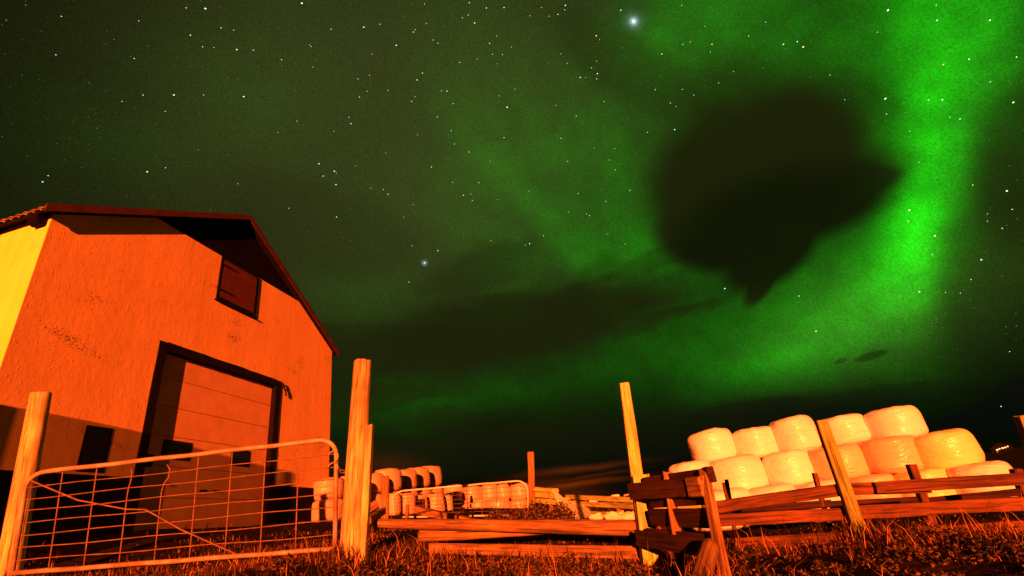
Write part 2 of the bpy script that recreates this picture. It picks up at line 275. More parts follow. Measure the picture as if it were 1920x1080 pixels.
def frame_m(p0, p1, upv=(0, 0, 1), roll=0):
    x = (Vector(p1) - Vector(p0)).normalized(); u = Vector(upv)
    if abs(x.dot(u)) > .97: u = Vector((0, -1, 0))
    y = u.cross(x).normalized(); z = x.cross(y)
    mm = Matrix(((x.x, y.x, z.x, p0[0]), (x.y, y.y, z.y, p0[1]), (x.z, y.z, z.z, p0[2]), (0, 0, 0, 1)))
    return mm @ Matrix.Rotation(roll, 4, 'X')
def sweep(name, L_, sec, seg, material, parent, wm_, wob=0, taper=(1, 1), freq=2.0, endj=0, curve=None, smooth=False, twist=0):
    """solid along local X with cross-section sec (list of (y, z)); wob gives hewn unevenness"""
    V, Fc, n = [], [], len(sec); s0 = random.random() * 100
    for i in range(seg + 1):
        t = i / seg; k = taper[0] + (taper[1] - taper[0]) * t; cy, cz = (curve(t) if curve else (0, 0))
        ca, sa = math.cos(twist * t), math.sin(twist * t)
        for j, (y, z) in enumerate(sec):
            w = 1 + wob * (mnoise.noise(Vector((t * L_ * freq + s0, j * .35, s0))) * 1.3 + .5 * mnoise.noise(Vector((t * L_ * freq * 5 + s0, j * .8, s0))))
            xx = t * L_
            if i in (0, seg) and endj: xx += endj * mnoise.noise(Vector((j * 1.3, s0, i)))
            V.append((xx, (y * ca - z * sa) * k * w + cy, (y * sa + z * ca) * k * w + cz))
    for i in range(seg):
        for j in range(n): Fc.append((i * n + j, i * n + (j + 1) % n, (i + 1) * n + (j + 1) % n, (i + 1) * n + j))
    Fc.append(tuple(range(n))[::-1]); Fc.append(tuple(seg * n + j for j in range(n)))
    o = mesh_obj(name, V, Fc, material, parent, wm_)
    if smooth:
        for p in o.data.polygons: p.use_smooth = len(p.vertices) == 4
    return o
def rsec(w, h, c=None):
    c = c if c is not None else min(w, h) * .12; a_, b_ = w / 2, h / 2
    return [(-a_ + c, -b_), (0, -b_), (a_ - c, -b_), (a_, -b_ + c), (a_, 0), (a_, b_ - c), (a_ - c, b_), (0, b_), (-a_ + c, b_), (-a_, b_ - c), (-a_, 0), (-a_, -b_ + c)]
def esec(w, h, n=16): return [(math.cos(2 * math.pi * k / n) * w / 2, math.sin(2 * math.pi * k / n) * h / 2) for k in range(n)]
def plank(name, p0, p1, w, h, material, parent=None, wob=.05, seg=14, upv=(0, 0, 1), roll=0, taper=(1, 1), sag=0, endj=.02, ch=None):
    L_ = (Vector(p1) - Vector(p0)).length
    return sweep(name, L_, rsec(w, h, ch), seg, material, parent, frame_m(p0, p1, upv, roll), wob, taper, 2.2, endj, (lambda t: (0, -sag * 4 * t * (1 - t))) if sag else None)
def log(name, p0, p1, w, h, material, parent=None, wob=.06, seg=18, taper=(1, 1), upv=(0, 0, 1), roll=0, sag=0, n=18, endj=.015):
    L_ = (Vector(p1) - Vector(p0)).length
    return sweep(name, L_, esec(w, h, n), seg, material, parent, frame_m(p0, p1, upv, roll), wob, taper, 1.6, endj, (lambda t: (0, -sag * 4 * t * (1 - t))) if sag else None, smooth=True)
def tube(name, pts, r, material, parent=None, n=8):
    pts = [Vector(p) for p in pts]; V, Fc = [], []; o0 = pts[0]; prev = None
    for i, p in enumerate(pts):
        t = (pts[min(i + 1, len(pts) - 1)] - pts[max(i - 1, 0)]).normalized()
        u = (Vector((0, 0, 1)) if abs(t.z) < .9 else Vector((0, 1, 0))) if prev is None else prev
        u = (u - t * u.dot(t)).normalized(); prev = u; v = t.cross(u)
        for k in range(n):
            a_ = 2 * math.pi * k / n; V.append(p - o0 + (u * math.cos(a_) + v * math.sin(a_)) * r)
    for i in range(len(pts) - 1):
        for k in range(n): Fc.append((i * n + k, i * n + (k + 1) % n, (i + 1) * n + (k + 1) % n, (i + 1) * n + k))
    Fc.append(tuple(range(n))[::-1]); Fc.append(tuple((len(pts) - 1) * n + k for k in range(n)))
    return mesh_obj(name, V, Fc, material, parent, Matrix.Translation(o0), smooth=True)
def box(name, x0, x1, y0, y1, z0, z1, material, parent, base=None, bev=0):
    V = [(x, y, z) for x in (x0, x1) for y in (y0, y1) for z in (z0, z1)]
    Fc = [(0, 1, 3, 2), (4, 6, 7, 5), (0, 4, 5, 1), (2, 3, 7, 6), (0, 2, 6, 4), (1, 5, 7, 3)]
    me = bpy.data.meshes.new(name); me.from_pydata(V, [], Fc); me.materials.append(material)
    bm = bmesh.new(); bm.from_mesh(me)
    if bev: bmesh.ops.bevel(bm, geom=bm.edges[:], offset=bev, segments=1, affect='EDGES')
    bmesh.ops.recalc_face_normals(bm, faces=bm.faces); bm.to_mesh(me); bm.free()
    o = bpy.data.objects.new(name, me); COL.objects.link(o); o.parent = parent; return o
def prism(name, poly, y0, y1, material, parent):
    """polygon in local XZ, thick from y0 to y1"""
    n = len(poly); V = [(x, y0, z) for x, z in poly] + [(x, y1, z) for x, z in poly]
    Fc = [tuple(range(n)), tuple(range(2 * n - 1, n - 1, -1))] + [(i, (i + 1) % n, n + (i + 1) % n, n + i) for i in range(n)]
    me = bpy.data.meshes.new(name); me.from_pydata(V, [], Fc); me.materials.append(material)
    bm = bmesh.new(); bm.from_mesh(me); bmesh.ops.recalc_face_normals(bm, faces=bm.faces); bm.to_mesh(me); bm.free()
    o = bpy.data.objects.new(name, me); COL.objects.link(o); o.parent = parent; return o

# ------------------------------------------------------------------ ground
# height known at these places: azimuth in degrees, distance, height (camera at 0)
GP = [(0, .6, -.55), (90, 3, -.6), (-90, 3, -.35), (180, 3, -.7), (135, 30, -1.), (-135, 30, 0.), (180, 60, -1), (-90, 20, .9), (90, 20, -1.6), (-45.8, 7.65, .2), (-50, 7.3, .25), (-41, 6.5, .14), (-22, 5.5, .0), (-20.6, 5.3, -.02), (-30, 5.9, .07), (-37, 3, -.22), (-10, 3, -.42),
      (-20, 2, -.45), (10, 2, -.55), (20, 2, -.56), (-38.7, 10.6, .84), (-27.7, 13, .84), (-52, 9.5, .86), (-46, 9.2, .6), (-33, 8, .35), (-26, 15, .9), (-21, 15.5, .88), (-18.9, 17.3, .97), (-16.6, 18.5, 1.03), (-12.6, 22, 1.22), (-12, 31, 1.3), (-9, 34, 1.05), (-2, 36, .95),
      (-17.3, 14, .64), (-11, 14, .38), (-2, 14, .26), (-1.6, 12, .10), (-6, 12, .18), (-10, 9, .08), (-15, 9, .20), (-10, 5.2, -.22), (0, 5, -.33), (-5, 7, -.02), (8.7, 5.1, -.46), (3, 8, -.1), (9, 10, -.3), (15.6, 4, -.56), (12, 3.2, -.55), (30, 3, -.6), (28.2, 6, -.50), (17, 5.6, -.50), (39, 6.6, -.68), (35, 4.5, -.62),
      (17, 9, -.7), (30, 8.5, -.85), (40, 8.5, -.95), (18, 15, -1.15), (30, 15, -1.2), (40, 15, -1.2), (45, 15, -1.2), (9, 18, -.1), (5, 35, .4), (15, 40, 0), (30, 45, -.6), (42, 50, -.6), (60, 30, -1.2), (-60, 30, 1.2), (-30, 60, 1.8), (-5, 80, 2.0), (20, 90, 1.0), (42, 100, -3.0), (30, 100, -2.5), (38, 60, -1.6)]
def warpc(az_, D): return np.stack([np.asarray(az_) / 14.0 * np.minimum(1, np.asarray(D) / 6), np.log(np.asarray(D) + 1.2) * 3.2], -1)
gpa = np.array(GP); C_ = warpc(gpa[:, 0], gpa[:, 1]); K = np.linalg.norm(C_[:, None] - C_[None], axis=-1)
n_ = len(GP); A_ = np.zeros((n_ + 1, n_ + 1)); A_[:n_, :n_] = -K + np.eye(n_) * .02; A_[:n_, n_] = 1; A_[n_, :n_] = 1
WG = np.linalg.solve(A_, np.append(gpa[:, 2], 0))
def rough_np(x, y):
    return (np.sin(x * 2.1 + 1.3 * np.sin(y * 1.7)) * .018 + np.sin(y * 3.1 + 2 * np.sin(x * 1.3) + 1) * .015 + np.sin(x * 6.3 + y * 4.1) * .007 + np.sin(y * 9 - x * 5 + 2) * .005)
def zt_np(x, y):
    D = np.hypot(x, y); az_ = np.degrees(np.arctan2(x, y)); Dc = np.minimum(D, 100)
    Q = warpc(az_, Dc); out = np.zeros(len(x))
    for i in range(0, len(x), 20000):
        out[i:i + 20000] = -np.linalg.norm(Q[i:i + 20000, None] - C_[None], axis=-1) @ WG[:n_] + WG[n_]
    far = np.clip((D - 60) / 900, 0, 1)
    return out * 1.0 + rough_np(x, y) * np.clip(D / 3, .3, 1) + far * 3
def zt(x, y): return float(zt_np(np.array([float(x)]), np.array([float(y)]))[0])
def on(p, dz=0): return Vector((p[0], p[1], zt(p[0], p[1]) + dz))
NR, NA = 190, 400
rr = .35 * (6000 / .35) ** (np.arange(NR) / (NR - 1)); aa = np.linspace(-math.pi, math.pi, NA, endpoint=False)
X = (rr[:, None] * np.sin(aa)[None]).ravel(); Y = (rr[:, None] * np.cos(aa)[None]).ravel(); Z = zt_np(X, Y)
V = np.stack([X, Y, Z], -1).tolist(); Fc = []
for i in range(NR - 1):
    for j in range(NA): Fc.append((i * NA + j, i * NA + (j + 1) % NA, (i + 1) * NA + (j + 1) % NA, (i + 1) * NA + j))
V.append([0, 0, float(Z[:NA].mean())]); c0 = len(V) - 1
for j in range(NA): Fc.append((c0, (j + 1) % NA, j))
g = mesh_obj('ground', V, Fc, SOIL, smooth=True); g['kind'] = 'structure'

# ------------------------------------------------------------------ barn
FA = math.radians(10.469668635287476)
dv = Vector((math.sin(FA), math.cos(FA), 0)); nv = Vector((math.cos(FA), -math.sin(FA), 0))
SB = 2.7; org = dv * (1.68 * SB) - nv * (3 * SB); BZ = .86
barn = empty('barn', (0, 0, 0), 'large pale plastered barn with a dark gable top, tall sectional door and black plinth', 'barn')
# local X along the gable wall away from us, local Y into the barn, Z up
barn.matrix_basis = Matrix(((dv.x, -nv.x, 0, org.x), (dv.y, -nv.y, 0, org.y), (0, 0, 1, BZ), (0, 0, 0, 1)))
BW, EH, SL = 7.80, 4.70, .60; RC = BW / 2; APEX = EH + SL * RC; CLZ = 5.70
def roofz(x): return EH + SL * min(x, BW - x)
DX0, DX1, DZ = 2.26, 5.62, 3.22
xc = (CLZ - EH) / SL
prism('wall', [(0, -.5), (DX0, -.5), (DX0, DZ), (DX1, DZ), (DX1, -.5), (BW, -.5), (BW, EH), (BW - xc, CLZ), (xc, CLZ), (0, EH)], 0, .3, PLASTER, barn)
prism('side_wall', [(-.004, -.5), (.29, -.5), (.29, EH + .01), (-.004, EH + .01)], .002, 13, SIDE_LIT, barn)
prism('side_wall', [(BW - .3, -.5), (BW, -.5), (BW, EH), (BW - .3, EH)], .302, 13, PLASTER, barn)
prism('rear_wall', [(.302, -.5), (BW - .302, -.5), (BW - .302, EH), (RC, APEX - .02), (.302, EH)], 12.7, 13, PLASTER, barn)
# plinth: a tarred band, 12 mm proud
prism('plinth', [(-.012, -.5), (DX0 - .01, -.5), (DX0 - .01, .79), (-.012, .79)], -.014, -.002, PLINTH, barn)
prism('plinth', [(DX1 + .01, -.5), (BW + .012, -.5), (BW + .012, .79), (DX1 + .01, .79)], -.014, -.002, PLINTH, barn)
# boards of the gable top, each its own piece
z = CLZ + .004; prev = None
while z < APEX - .05:
    z1 = min(z + .112, APEX - .04); w0 = (z - EH) / SL; w1 = (z1 - .012 - EH) / SL
    prism('cladding_board', [(w0 + .01, z), (BW - w0 - .01, z), (BW - w1 - .01, z1 - .012), (w1 + .01, z1 - .012)], .05 + random.uniform(-.006, .006), .085, CLAD, barn); z = z1
prism('gable_lining', [(xc + .02, CLZ + .01), (BW - xc - .02, CLZ + .01), (RC, APEX - .03)], .12, .2, BLACK, barn)
# roof: two corrugated slopes running back, overhanging the gable by 0.16 m and the eaves by 0.18 m
def roof_slope(sgn):
    V, Fc = [], []; L_ = math.hypot(RC + .18, (RC + .18) * SL); ns = 14; ny = 13.5; cnt = int(ny / .0375)
    for j in range(cnt + 1):
        y = -.10 + ny * j / cnt; h = .020 * math.cos(j * math.pi / 2)
        for i in range(ns + 1):
            t = i / ns; x = RC - (RC + .18) * t * sgn; zz = APEX + .13 - (RC + .18) * SL * t + h + random.uniform(-.001, .001)
            V.append((x, y, zz))
    for j in range(cnt):
        for i in range(ns): a_ = j * (ns + 1) + i; Fc.append((a_, a_ + 1, a_ + ns + 2, a_ + ns + 1))
    k = len(V)
    V += [(x, y, z_ - .05) for x, y, z_ in V]
    Fc += [tuple(k + q for q in f[::-1]) for f in Fc]
    me = bpy.data.meshes.new('roof_slope'); me.from_pydata(V, [], Fc); me.materials.append(ROOF); o = bpy.data.objects.new('roof_slope', me); COL.objects.link(o); o.parent = barn; return o
for sgn in (1, -1):
    rs = roof_slope(sgn)
    f0 = (RC, APEX + .16); f1 = (RC - (RC + .19) * sgn, APEX + .16 - (RC + .19) * SL)
    prism('bargeboard', [f0, f1, (f1[0], f1[1] - .15), (f0[0], f0[1] - .15 - .0)], -.135, -.105, FASCIA, barn)
    # soffit lining under the overhang
    prism('soffit', [(RC, APEX + .065), (f1[0] + .02 * sgn, f1[1] - .095), (f1[0] + .02 * sgn, f1[1] - .125), (RC, APEX + .035)], -.10, 12.9, BLACK, barn)
    for k in range(7):
        yb = .06 + k * .98; ex = 0 if sgn == 1 else BW; s_ = -1 if sgn == 1 else 1
        rt_ = prism('rafter_end', [(ex + s_ * .003, EH + .02), (ex + s_ * .003, EH - .20), (ex + s_ * .07, EH - .22), (ex + s_ * .13, EH - .20), (ex + s_ * .16, EH - .13), (ex + s_ * .165, EH - .07)], yb, yb + .2, CLAD, barn)
# hatch under the cladding
hx0, hx1, hz0, hz1 = 3.38, 4.48, 4.64, 5.66
hf = prism('hatch_frame', [(hx0 - .05, hz0 - .05), (hx1 + .05, hz0 - .05), (hx1 + .05, hz1 + .04), (hx0 - .05, hz1 + .04)], -.03, -.002, BLACK, barn)
for k in range(3):
    w = (hx1 - hx0 - .06) / 3; o = prism('hatch_board', [(hx0 + .03 + k * w + .003, hz0 + .03), (hx0 + .03 + (k + 1) * w - .003, hz0 + .03), (hx0 + .03 + (k + 1) * w - .003, hz1 - .03), (hx0 + .03 + k * w + .003, hz1 - .03)], -.036 - random.uniform(0, .002), -.031, HATCH, hf)
prism('hatch_sill', [(hx0 - .08, hz0 - .085), (hx1 + .08, hz0 - .085), (hx1 + .08, hz0 - .052), (hx0 - .08, hz0 - .052)], -.06, -.003, BLACK, barn)
# door: frame in the opening, six panels set back
def rag(x0, x1, z0, z1, y0, y1, name, mt, par, n=10, j=.006):
    vert = (z1 - z0) > (x1 - x0); pts = []
    for k in range(n + 1):
        t = k / n; pts.append((x0 + random.uniform(-j, 0), z0 + (z1 - z0) * t) if vert else (x0 + (x1 - x0) * t, z1 + random.uniform(0, j)))
    for k in range(n + 1):
        t = 1 - k / n; pts.append((x1 + random.uniform(0, j), z0 + (z1 - z0) * t) if vert else (x0 + (x1 - x0) * t, z0 + random.uniform(-j, 0)))
    return prism(name, pts, y0, y1, mt, par)
fr = rag(DX0 - .03, DX0 + .13, -.3, DZ + .02, -.02, .16, 'door_frame', BLACK, barn)
prism('door_frame', [(DX1 - .16, -.3), (DX1 + .02, -.3), (DX1 + .02, DZ + .02), (DX1 - .16, DZ + .02)], -.02, .16, BLACK, barn)
rag(DX0 + .135, DX1 - .165, DZ - .13, DZ + .03, -.018, .16, 'door_frame', BLACK, barn, 14, .012)
door = empty('door', (0, 0, 0), None, None); COL.objects.unlink(door); COL.objects.link(door); door.parent = barn
PH = .53
for k in range(6):
    z0 = -.02 + k * PH; z1 = z0 + PH - .010
    if z0 > DZ - .1: break
    prism('door_panel', [(DX0 + .12, z0), (DX1 - .15, z0), (DX1 - .15, z1), (DX0 + .12, z1)], .105, .15, DOORM, door)
    prism('door_panel_seam', [(DX0 + .12, z1 + .0005), (DX1 - .15, z1 + .0005), (DX1 - .15, z1 + .0095), (DX0 + .12, z1 + .0095)], .115, .14, BLACK, door)
def barnpt(x, y, yoff=0.0):
    r = Vector(ray(x, y)); t = (-(3 * SB + yoff)) / r.dot(nv); q = barn.matrix_basis.inverted() @ (r * t); return q.x, q.z
for (px0, py0, px1, py1) in ((302, 821, 351, 852), (430, 838, 462, 868)):
    x0, zt0 = barnpt(px0, py0, .17); x1, zt1 = barnpt(px1, py1, .17)
    z0_, z1_ = 1.16, 1.50
    wf = prism('door_window', [(x0, z0_), (x1, z0_), (x1, z1_), (x0, z1_)], .094, .104, BLACK, door)
    prism('pane', [(x0 + .03, z0_ + .03), (x1 - .03, z0_ + .03), (x1 - .03, z1_ - .03), (x0 + .03, z1_ - .03)], .089, .0935, DARKGLASS, wf)
prism('control_box', [(DX0 + .20, 1.0), (DX0 + .33, 1.0), (DX0 + .33, 1.20), (DX0 + .20, 1.20)], .06, .104, BLACK, door)
for x_ in (DX0 + 1.45, DX0 + 1.75):
    prism('door_handle', [(x_, .62), (x_ + .16, .62), (x_ + .16, .66), (x_, .66)], .075, .104, BLACK, door)
for z_ in (hz0 + .18, hz1 - .2):
    prism('hinge_strap', [(hx0 - .04, z_), (hx0 + .42, z_ + .012), (hx0 + .42, z_ + .038), (hx0 - .04, z_ + .05)], -.046, -.0385, BLACK, barn)
# bent iron bracket at the top right of the door, hook on the left jamb
BMx = barn.matrix_basis
tube('bracket', [BMx @ Vector(q) for q in ((DX1 + .02, -.05, DZ - .12), (DX1 + .08, -.05, DZ - .12), (DX1 + .15, -.055, DZ - .22), (DX1 + .19, -.05, DZ - .32))], .018, BLACK, barn)
tube('bracket', [BMx @ Vector(q) for q in ((DX1 + .02, -.05, DZ - .02), (DX1 + .12, -.045, DZ - .1))], .018, BLACK, barn)
tube('hinge_pin', [BMx @ Vector(q) for q in ((DX0 - .05, -.04, .80), (DX0 - .01, -.07, .80), (DX0 + .04, -.08, .77))], .02, BLACK, barn)
# narrow boarded window low on the wall
wx0, wx1 = 1.30, 1.72
wd = prism('window', [(wx0, .83), (wx1, .83), (wx1, 1.52), (wx0, 1.52)], -.009, -.002, BLACK, barn)
prism('pane', [(wx0 + .04, .87), (wx1 - .04, .87), (wx1 - .04, 1.48), (wx0 + .04, 1.48)], -.012, -.0095, DARKGLASS, wd)

# ------------------------------------------------------------------ added screen, unseen left of the frame, to half-shade the barn's foot
NET = bpy.data.materials.new('shade_screen_net'); NET.use_nodes = True; nn, nl = NET.node_tree.nodes, NET.node_tree.links; nn.clear()
no = nn.new('ShaderNodeOutputMaterial'); nm = nn.new('ShaderNodeMixShader'); nt = nn.new('ShaderNodeBsdfTransparent'); nd = nn.new('ShaderNodeBsdfDiffuse'); nd.inputs[0].default_value = (.03, .03, .02, 1)
nm.inputs[0].default_value = .74; nl.new(nt.outputs[0], nm.inputs[1]); nl.new(nd.outputs[0], nm.inputs[2]); nl.new(nm.outputs[0], no.inputs[0])
wb = empty('shade_screen', on((-6.7, 4.1, 0)), 'added unseen half see-through shade screen on posts left of the barn corner', 'shade_screen')
WX0, WX1, WY = -8.3, -5.72, 4.1
def wtop(x): u = (x - WX0) / (WX1 - WX0); return 2.66 + .05 * math.cos(u * 9.4) - .04 * u
V, Fc = [], []; nx_ = 60
for i in range(nx_ + 1):
    x = WX0 + (WX1 - WX0) * i / nx_; zg = zt(x, WY) - .02
    for k in range(9): V.append((x, WY + .05 * math.sin(i * .4 + k * .7), zg + (wtop(x) - zg) * k / 8))
for i in range(nx_):
    for k in range(8): a_ = i * 9 + k; Fc.append((a_, a_ + 1, a_ + 10, a_ + 9))
mesh_obj('shade_net', V, Fc, NET, wb, Matrix.Identity(4), smooth=True)
for x in (WX0 + .05, -7.05, WX1 - .03): log('post', (x, WY + .12, zt(x, WY) - .2), (x, WY + .12, wtop(x) - .02), .09, .09, W_RAIL, wb, .04, 8, upv=(0, -1, 0), n=10)

# ------------------------------------------------------------------ gates
def lerp(a_, b_, t): return Vector(a_) * (1 - t) + Vector(b_) * t
def gate(name, TL, TR, BL, BR, label, nrod, nwire, r_f, r_w, kinks=(), diag=True, corner=.16, mf=STEEL, mw=STEEL, top_split=None):
    TL, TR, BL, BR = map(Vector, (TL, TR, BL, BR)); base = (BL + BR) / 2
    t = empty(name, base, label, 'gate')
    def q(u, v): return lerp(lerp(BL, BR, u), lerp(TL, TR, u), v)       # u along, v up
    W_ = (BR - BL).length; H_ = (TR - BR).length; cu, cvv = corner / W_, corner / H_
    pts = [q(1 - cu * 0, 0.0)]
    loop = [q(0, 0)]
    for k in range(7): a_ = k / 6 * math.pi / 2; loop.append(q(cu * (1 - math.cos(a_)), 1 - cvv * (1 - math.sin(a_))))
    for k in range(1, 12): loop.append(q(cu + (1 - 2 * cu) * k / 12, 1) + Vector((0, 0, .004 * math.sin(k * 1.7))))
    for k in range(7): a_ = k / 6 * math.pi / 2; loop.append(q(1 - cu * (1 - math.sin(a_)), 1 - cvv * (1 - math.cos(a_))))
    loop.append(q(1, 0)); tube('frame', loop, r_f, mf, t, 10)
    tube('bottom_rail', [q(k / 10, 0.005) + Vector((0, 0, .003 * math.sin(k * 2.2))) for k in range(11)], r_f * .95, mf, t, 10)
    for k in range(nwire):
        v = (k + 1) / (nwire + 1) * .97
        tube('wire', [q(j / 12, v + .006 * math.sin(j * 1.1 + k * 2)) for j in range(13)], r_w, mw, t, 6)
    for k in range(nrod):
        u = (k + 1) / (nrod + 1) * .985; kk = kinks[k] if k < len(kinks) else 0; top = .985 if not kk else .93
        off = [(0, 0), (.25, 0), (.5, 0), (.66, .0), (.74, kk * .3), (.80, kk), (.88, kk * 1.1), (top, kk * .5)]
        tube('rod', [q(u + o_, v_ if v_ < top or v_ == top else top) + Vector((0, .012, 0)) for v_, o_ in off], r_w * 1.25, mw, t, 6)
    if diag: tube('diagonal_brace', [q(.01, .93) + Vector((0, -.012, 0)), q(.18, .66) + Vector((0, -.02, 0)), q(.34, .52) + Vector((0, -.02, 0)), q(.40, .50) + Vector((0, -.02, 0)), q(.52, .28) + Vector((0, -.02, 0)), q(.70, .02) + Vector((0, -.012, 0))], r_w * 1.5, mw, t, 6)
    return t, q
DL, DR = 7.0, 5.35
ng, q1 = gate('farm_gate', P(52, 888, DL), P(631, 822, DR), P(22, 1076, DL), P(628, 1030, DR), 'galvanised mesh farm gate with a diagonal wire in front of the barn', 8, 7, .022, .0048, mw=GWIRE,
              kinks=(0, 0, .006, .018, .0, 0, .0, -.016), corner=.17)
hook = [q1(1, .80) + Vector((-.02 - .05 * math.cos(a_), -.03, .02 + .055 * math.sin(a_))) for a_ in np.linspace(.3, 4.6, 10)]
tube('latch_hook', hook, .008, STEEL, ng, 6)
tube('latch_hook', [p + Vector((.0, 0, -.11)) for p in hook[:8]], .008, STEEL, ng, 6)
tp = P(658, 888, 5.25)
ch0 = q1(1, .72); 
for k in range(6):
    c = lerp(ch0, tp, (k + .5) / 6) + Vector((0, 0, -.015 * math.sin(math.pi * (k + .5) / 6)))
    ring = [c + Vector((.024 * math.cos(a_), (.012 if k % 2 else .002) * math.sin(a_), (.004 if k % 2 else .014) * math.sin(a_))) for a_ in np.linspace(0, 2 * math.pi, 9)]
    tube('chain_link', ring, .0045, RUST, ng, 5)
fg, q2 = gate('yard_gate', P(735, 922, 14), P(990, 900, 13.6), P(740, 970, 14), P(990, 966, 13.6), 'distant mesh gate with a pale top rail, in front of the far bales', 8, 6, .020, .0055, kinks=(0, 0, 0, .012, 0, .008), diag=False, corner=.3, mf=PLASTIC_SCRAP, mw=RUST)
for (u, v0, v1, w) in ((.58, .42, .64, .12), (.575, .26, .38, .08), (.585, -.02, .2, .10)):
    o = sweep('net_clump', (q2(u, v1) - q2(u, v0)).length, esec(w, .08, 9), 6, BLACK, fg, frame_m(q2(u, v0), q2(u, v1)), .3, (.7, .6), 12, .02)

# ------------------------------------------------------------------ posts and rails near the camera
def post(name, px_top, px_bot, D, w, h, label, material, round_=True, group=None, Dt=None, **k):
    b = P(*px_bot, D); tpt = P(*px_top, Dt or D); ax = (tpt - b).normalized(); base = on(b); foot = base - ax * .25
    # start the post below the ground along its own axis
    s = (zt(b.x, b.y) - b.z) / ax.z; foot = b + ax * (s - .25)
    t = empty(name, base, label, 'post', group)
    f = log if round_ else plank
    f('shaft', foot, tpt, w, h, material, t, upv=(0, -1, 0), **k)
    return t, foot, tpt
post('gate_post', (77, 738), (22, 1040), 7.2, .19, .19, 'thick round wooden post at the left end of the mesh gate', W_POST, wob=.03, seg=22, taper=(1.08, .95))
t, a0, a1 = post('gate_post', (680, 678), (659, 1040), 5.25, .20, .20, 'tallest thick round post, at the right end of the mesh gate', W_POST, wob=.025, seg=26, taper=(1.12, .93))
post('upright_plank', (694, 798), (681, 1045), 5.05, .065, .08, 'square upright plank standing against the right side of the tallest round post', W_POST, False, wob=.03)
# three rails from the tallest post to the squared post
rf = empty('rail_fence', on(P(950, 1040, 5.1)), 'low fence of rough split rails between the tall round post and the squared post', 'fence')
log('rail', P(704, 981, 5.35), P(1192, 990, 5.12), .13, .125, W_RAIL, rf, .12, 40, (.62, 1.18), sag=.0)
log('rail', P(786, 1004, 5.35), P(1070, 996, 5.25), .09, .11, W_RAIL, rf, .14, 26, (1.1, .35))
plank('rail', P(806, 1028, 5.25), P(1193, 1036, 5.05), .05, .105, W_RAIL, rf, .05, 26, taper=(.85, 1))
# squared post: lower slab with the taller bright one behind it
sp = empty('squared_post', on(P(1203, 1050, 5.0)), 'tall squared post, bright at the top, holding the left end of the dark hurdle', 'post')
b0 = P(1212, 1062, 5.02); b0.z = zt(b0.x, b0.y) - .2
plank('shaft', b0, P(1170, 721, 5.02), .105, .10, W_PALE, sp, .05, 26, (0, -1, 0), taper=(1.25, .92), endj=.03)
b1 = P(1212, 1040, 4.93); b1.z = zt(b1.x, b1.y) - .2
plank('side_slab', b1, P(1201, 891, 4.93), .15, .06, W_PALE, sp, .05, 16, (0, -1, 0))
# dark hurdle, its shade put into the plank colour
hd = empty('wooden_hurdle', on(P(1290, 1060, 4.4)), 'dark plank hurdle leaning between the squared post and the slanting log', 'hurdle')
def HP(x, y):            # the hurdle's own plane, from the squared post to its near leg
    u = (x - 1183) / (1325 - 1183); return P(x, y, 4.86 * (1 - u) + 3.95 * u)
off = Vector((.02, .05, 0))
up_h = (0, 0, 1)
plank('board', HP(1181, 922), HP(1300, 912), .03, .135, W_DARK_SHADE, hd, .03, 8)
plank('cleat', HP(1296, 913), HP(1321, 911.5), .075, .14, W_RAIL, hd, .03, 3)
o = plank('board', HP(1204, 906) + off * 2, HP(1326, 890) + off * 2, .03, .10, W_DARK_SHADE, hd, .03, 8)
plank('end_block', HP(1324, 890) + off * 1.2, HP(1332, 889) + off * 1.2, .06, .11, W_DARK_SHADE, hd, .03, 3)
plank('board', HP(1218, 945) + off * 2, HP(1335, 936) + off * 2, .03, .07, W_DARK_SHADE, hd, .03, 8)
plank('board', HP(1216, 971) + off * 2, HP(1338, 973) + off * 2, .03, .13, W_DARK_SHADE, hd, .03, 8)
plank('board', HP(1194, 1008), HP(1324, 1028), .03, .12, W_DARK_SHADE, hd, .04, 8)
plank('board', HP(1210, 1003) + off * 2, HP(1345, 1020) + off * 2, .03, .09, W_DARK_SHADE, hd, .04, 8)
plank('brace', HP(1268, 1012) + off, HP(1249, 886) + off, .075, .05, W_RAIL, hd, .04, 8, (0, -1, 0))
b2 = HP(1362, 1110); b2.z = zt(b2.x, b2.y) - .08
plank('leg', b2 + off * .6, HP(1319, 879) + off * .6, .045, .075, W_RAIL, hd, .03, 12, (.4, -1, 0))
b3 = HP(1275, 1090) + off * 2; b3.z = zt(b3.x, b3.y) - .1
log('leg', b3, HP(1266, 1010) + off * 2, .09, .06, W_RAIL, hd, .1, 8, (1, .8))
l0 = P(1295, 1130, 3.55); l0.z = zt(l0.x, l0.y) - .05
lg = log('leaning_log', l0, P(1334, 1020, 3.78), .125, .115, W_RAIL, None, .06, 12, (1.05, .95)); tag(lg, 'short thick log leaning on the near leg of the dark hurdle', 'log')
# right-hand fence
rt = empty('rail_fence', on(P(1600, 985, 6)), 'wide low fence of red-brown rails crossing in front of the white bale pile', 'fence')
def DF(x): return 5.6 + (x - 1340) / 580 * 1.1
def FP(x, y, b=0): return P(x, y, DF(x) + b)
plank('rail', FP(1318, 955, -.02), FP(1580, 918), .055, .112, W_FENCE, rt, .06, 24, sag=-.004)
plank('rail', FP(1574, 917, .01), FP(1740, 913, .03), .05, .11, W_FENCE, rt, .07, 14)
plank('rail', FP(1642, 915, -.05), FP(1990, 893), .05, .105, W_FENCE, rt, .06, 22)
plank('rail', FP(1330, 977), FP(1592, 963), .05, .108, W_FENCE, rt, .06, 22)
plank('rail', FP(1586, 962, .03), FP(1990, 940, .03), .05, .115, W_FENCE, rt, .06, 26)
plank('rail', FP(1380, 1020), FP(1600, 1007), .05, .10, W_FENCE, rt, .07, 18)
plank('rail', FP(1595, 1010, .03), FP(1990, 984, .03), .05, .115, W_FENCE, rt, .06, 22)
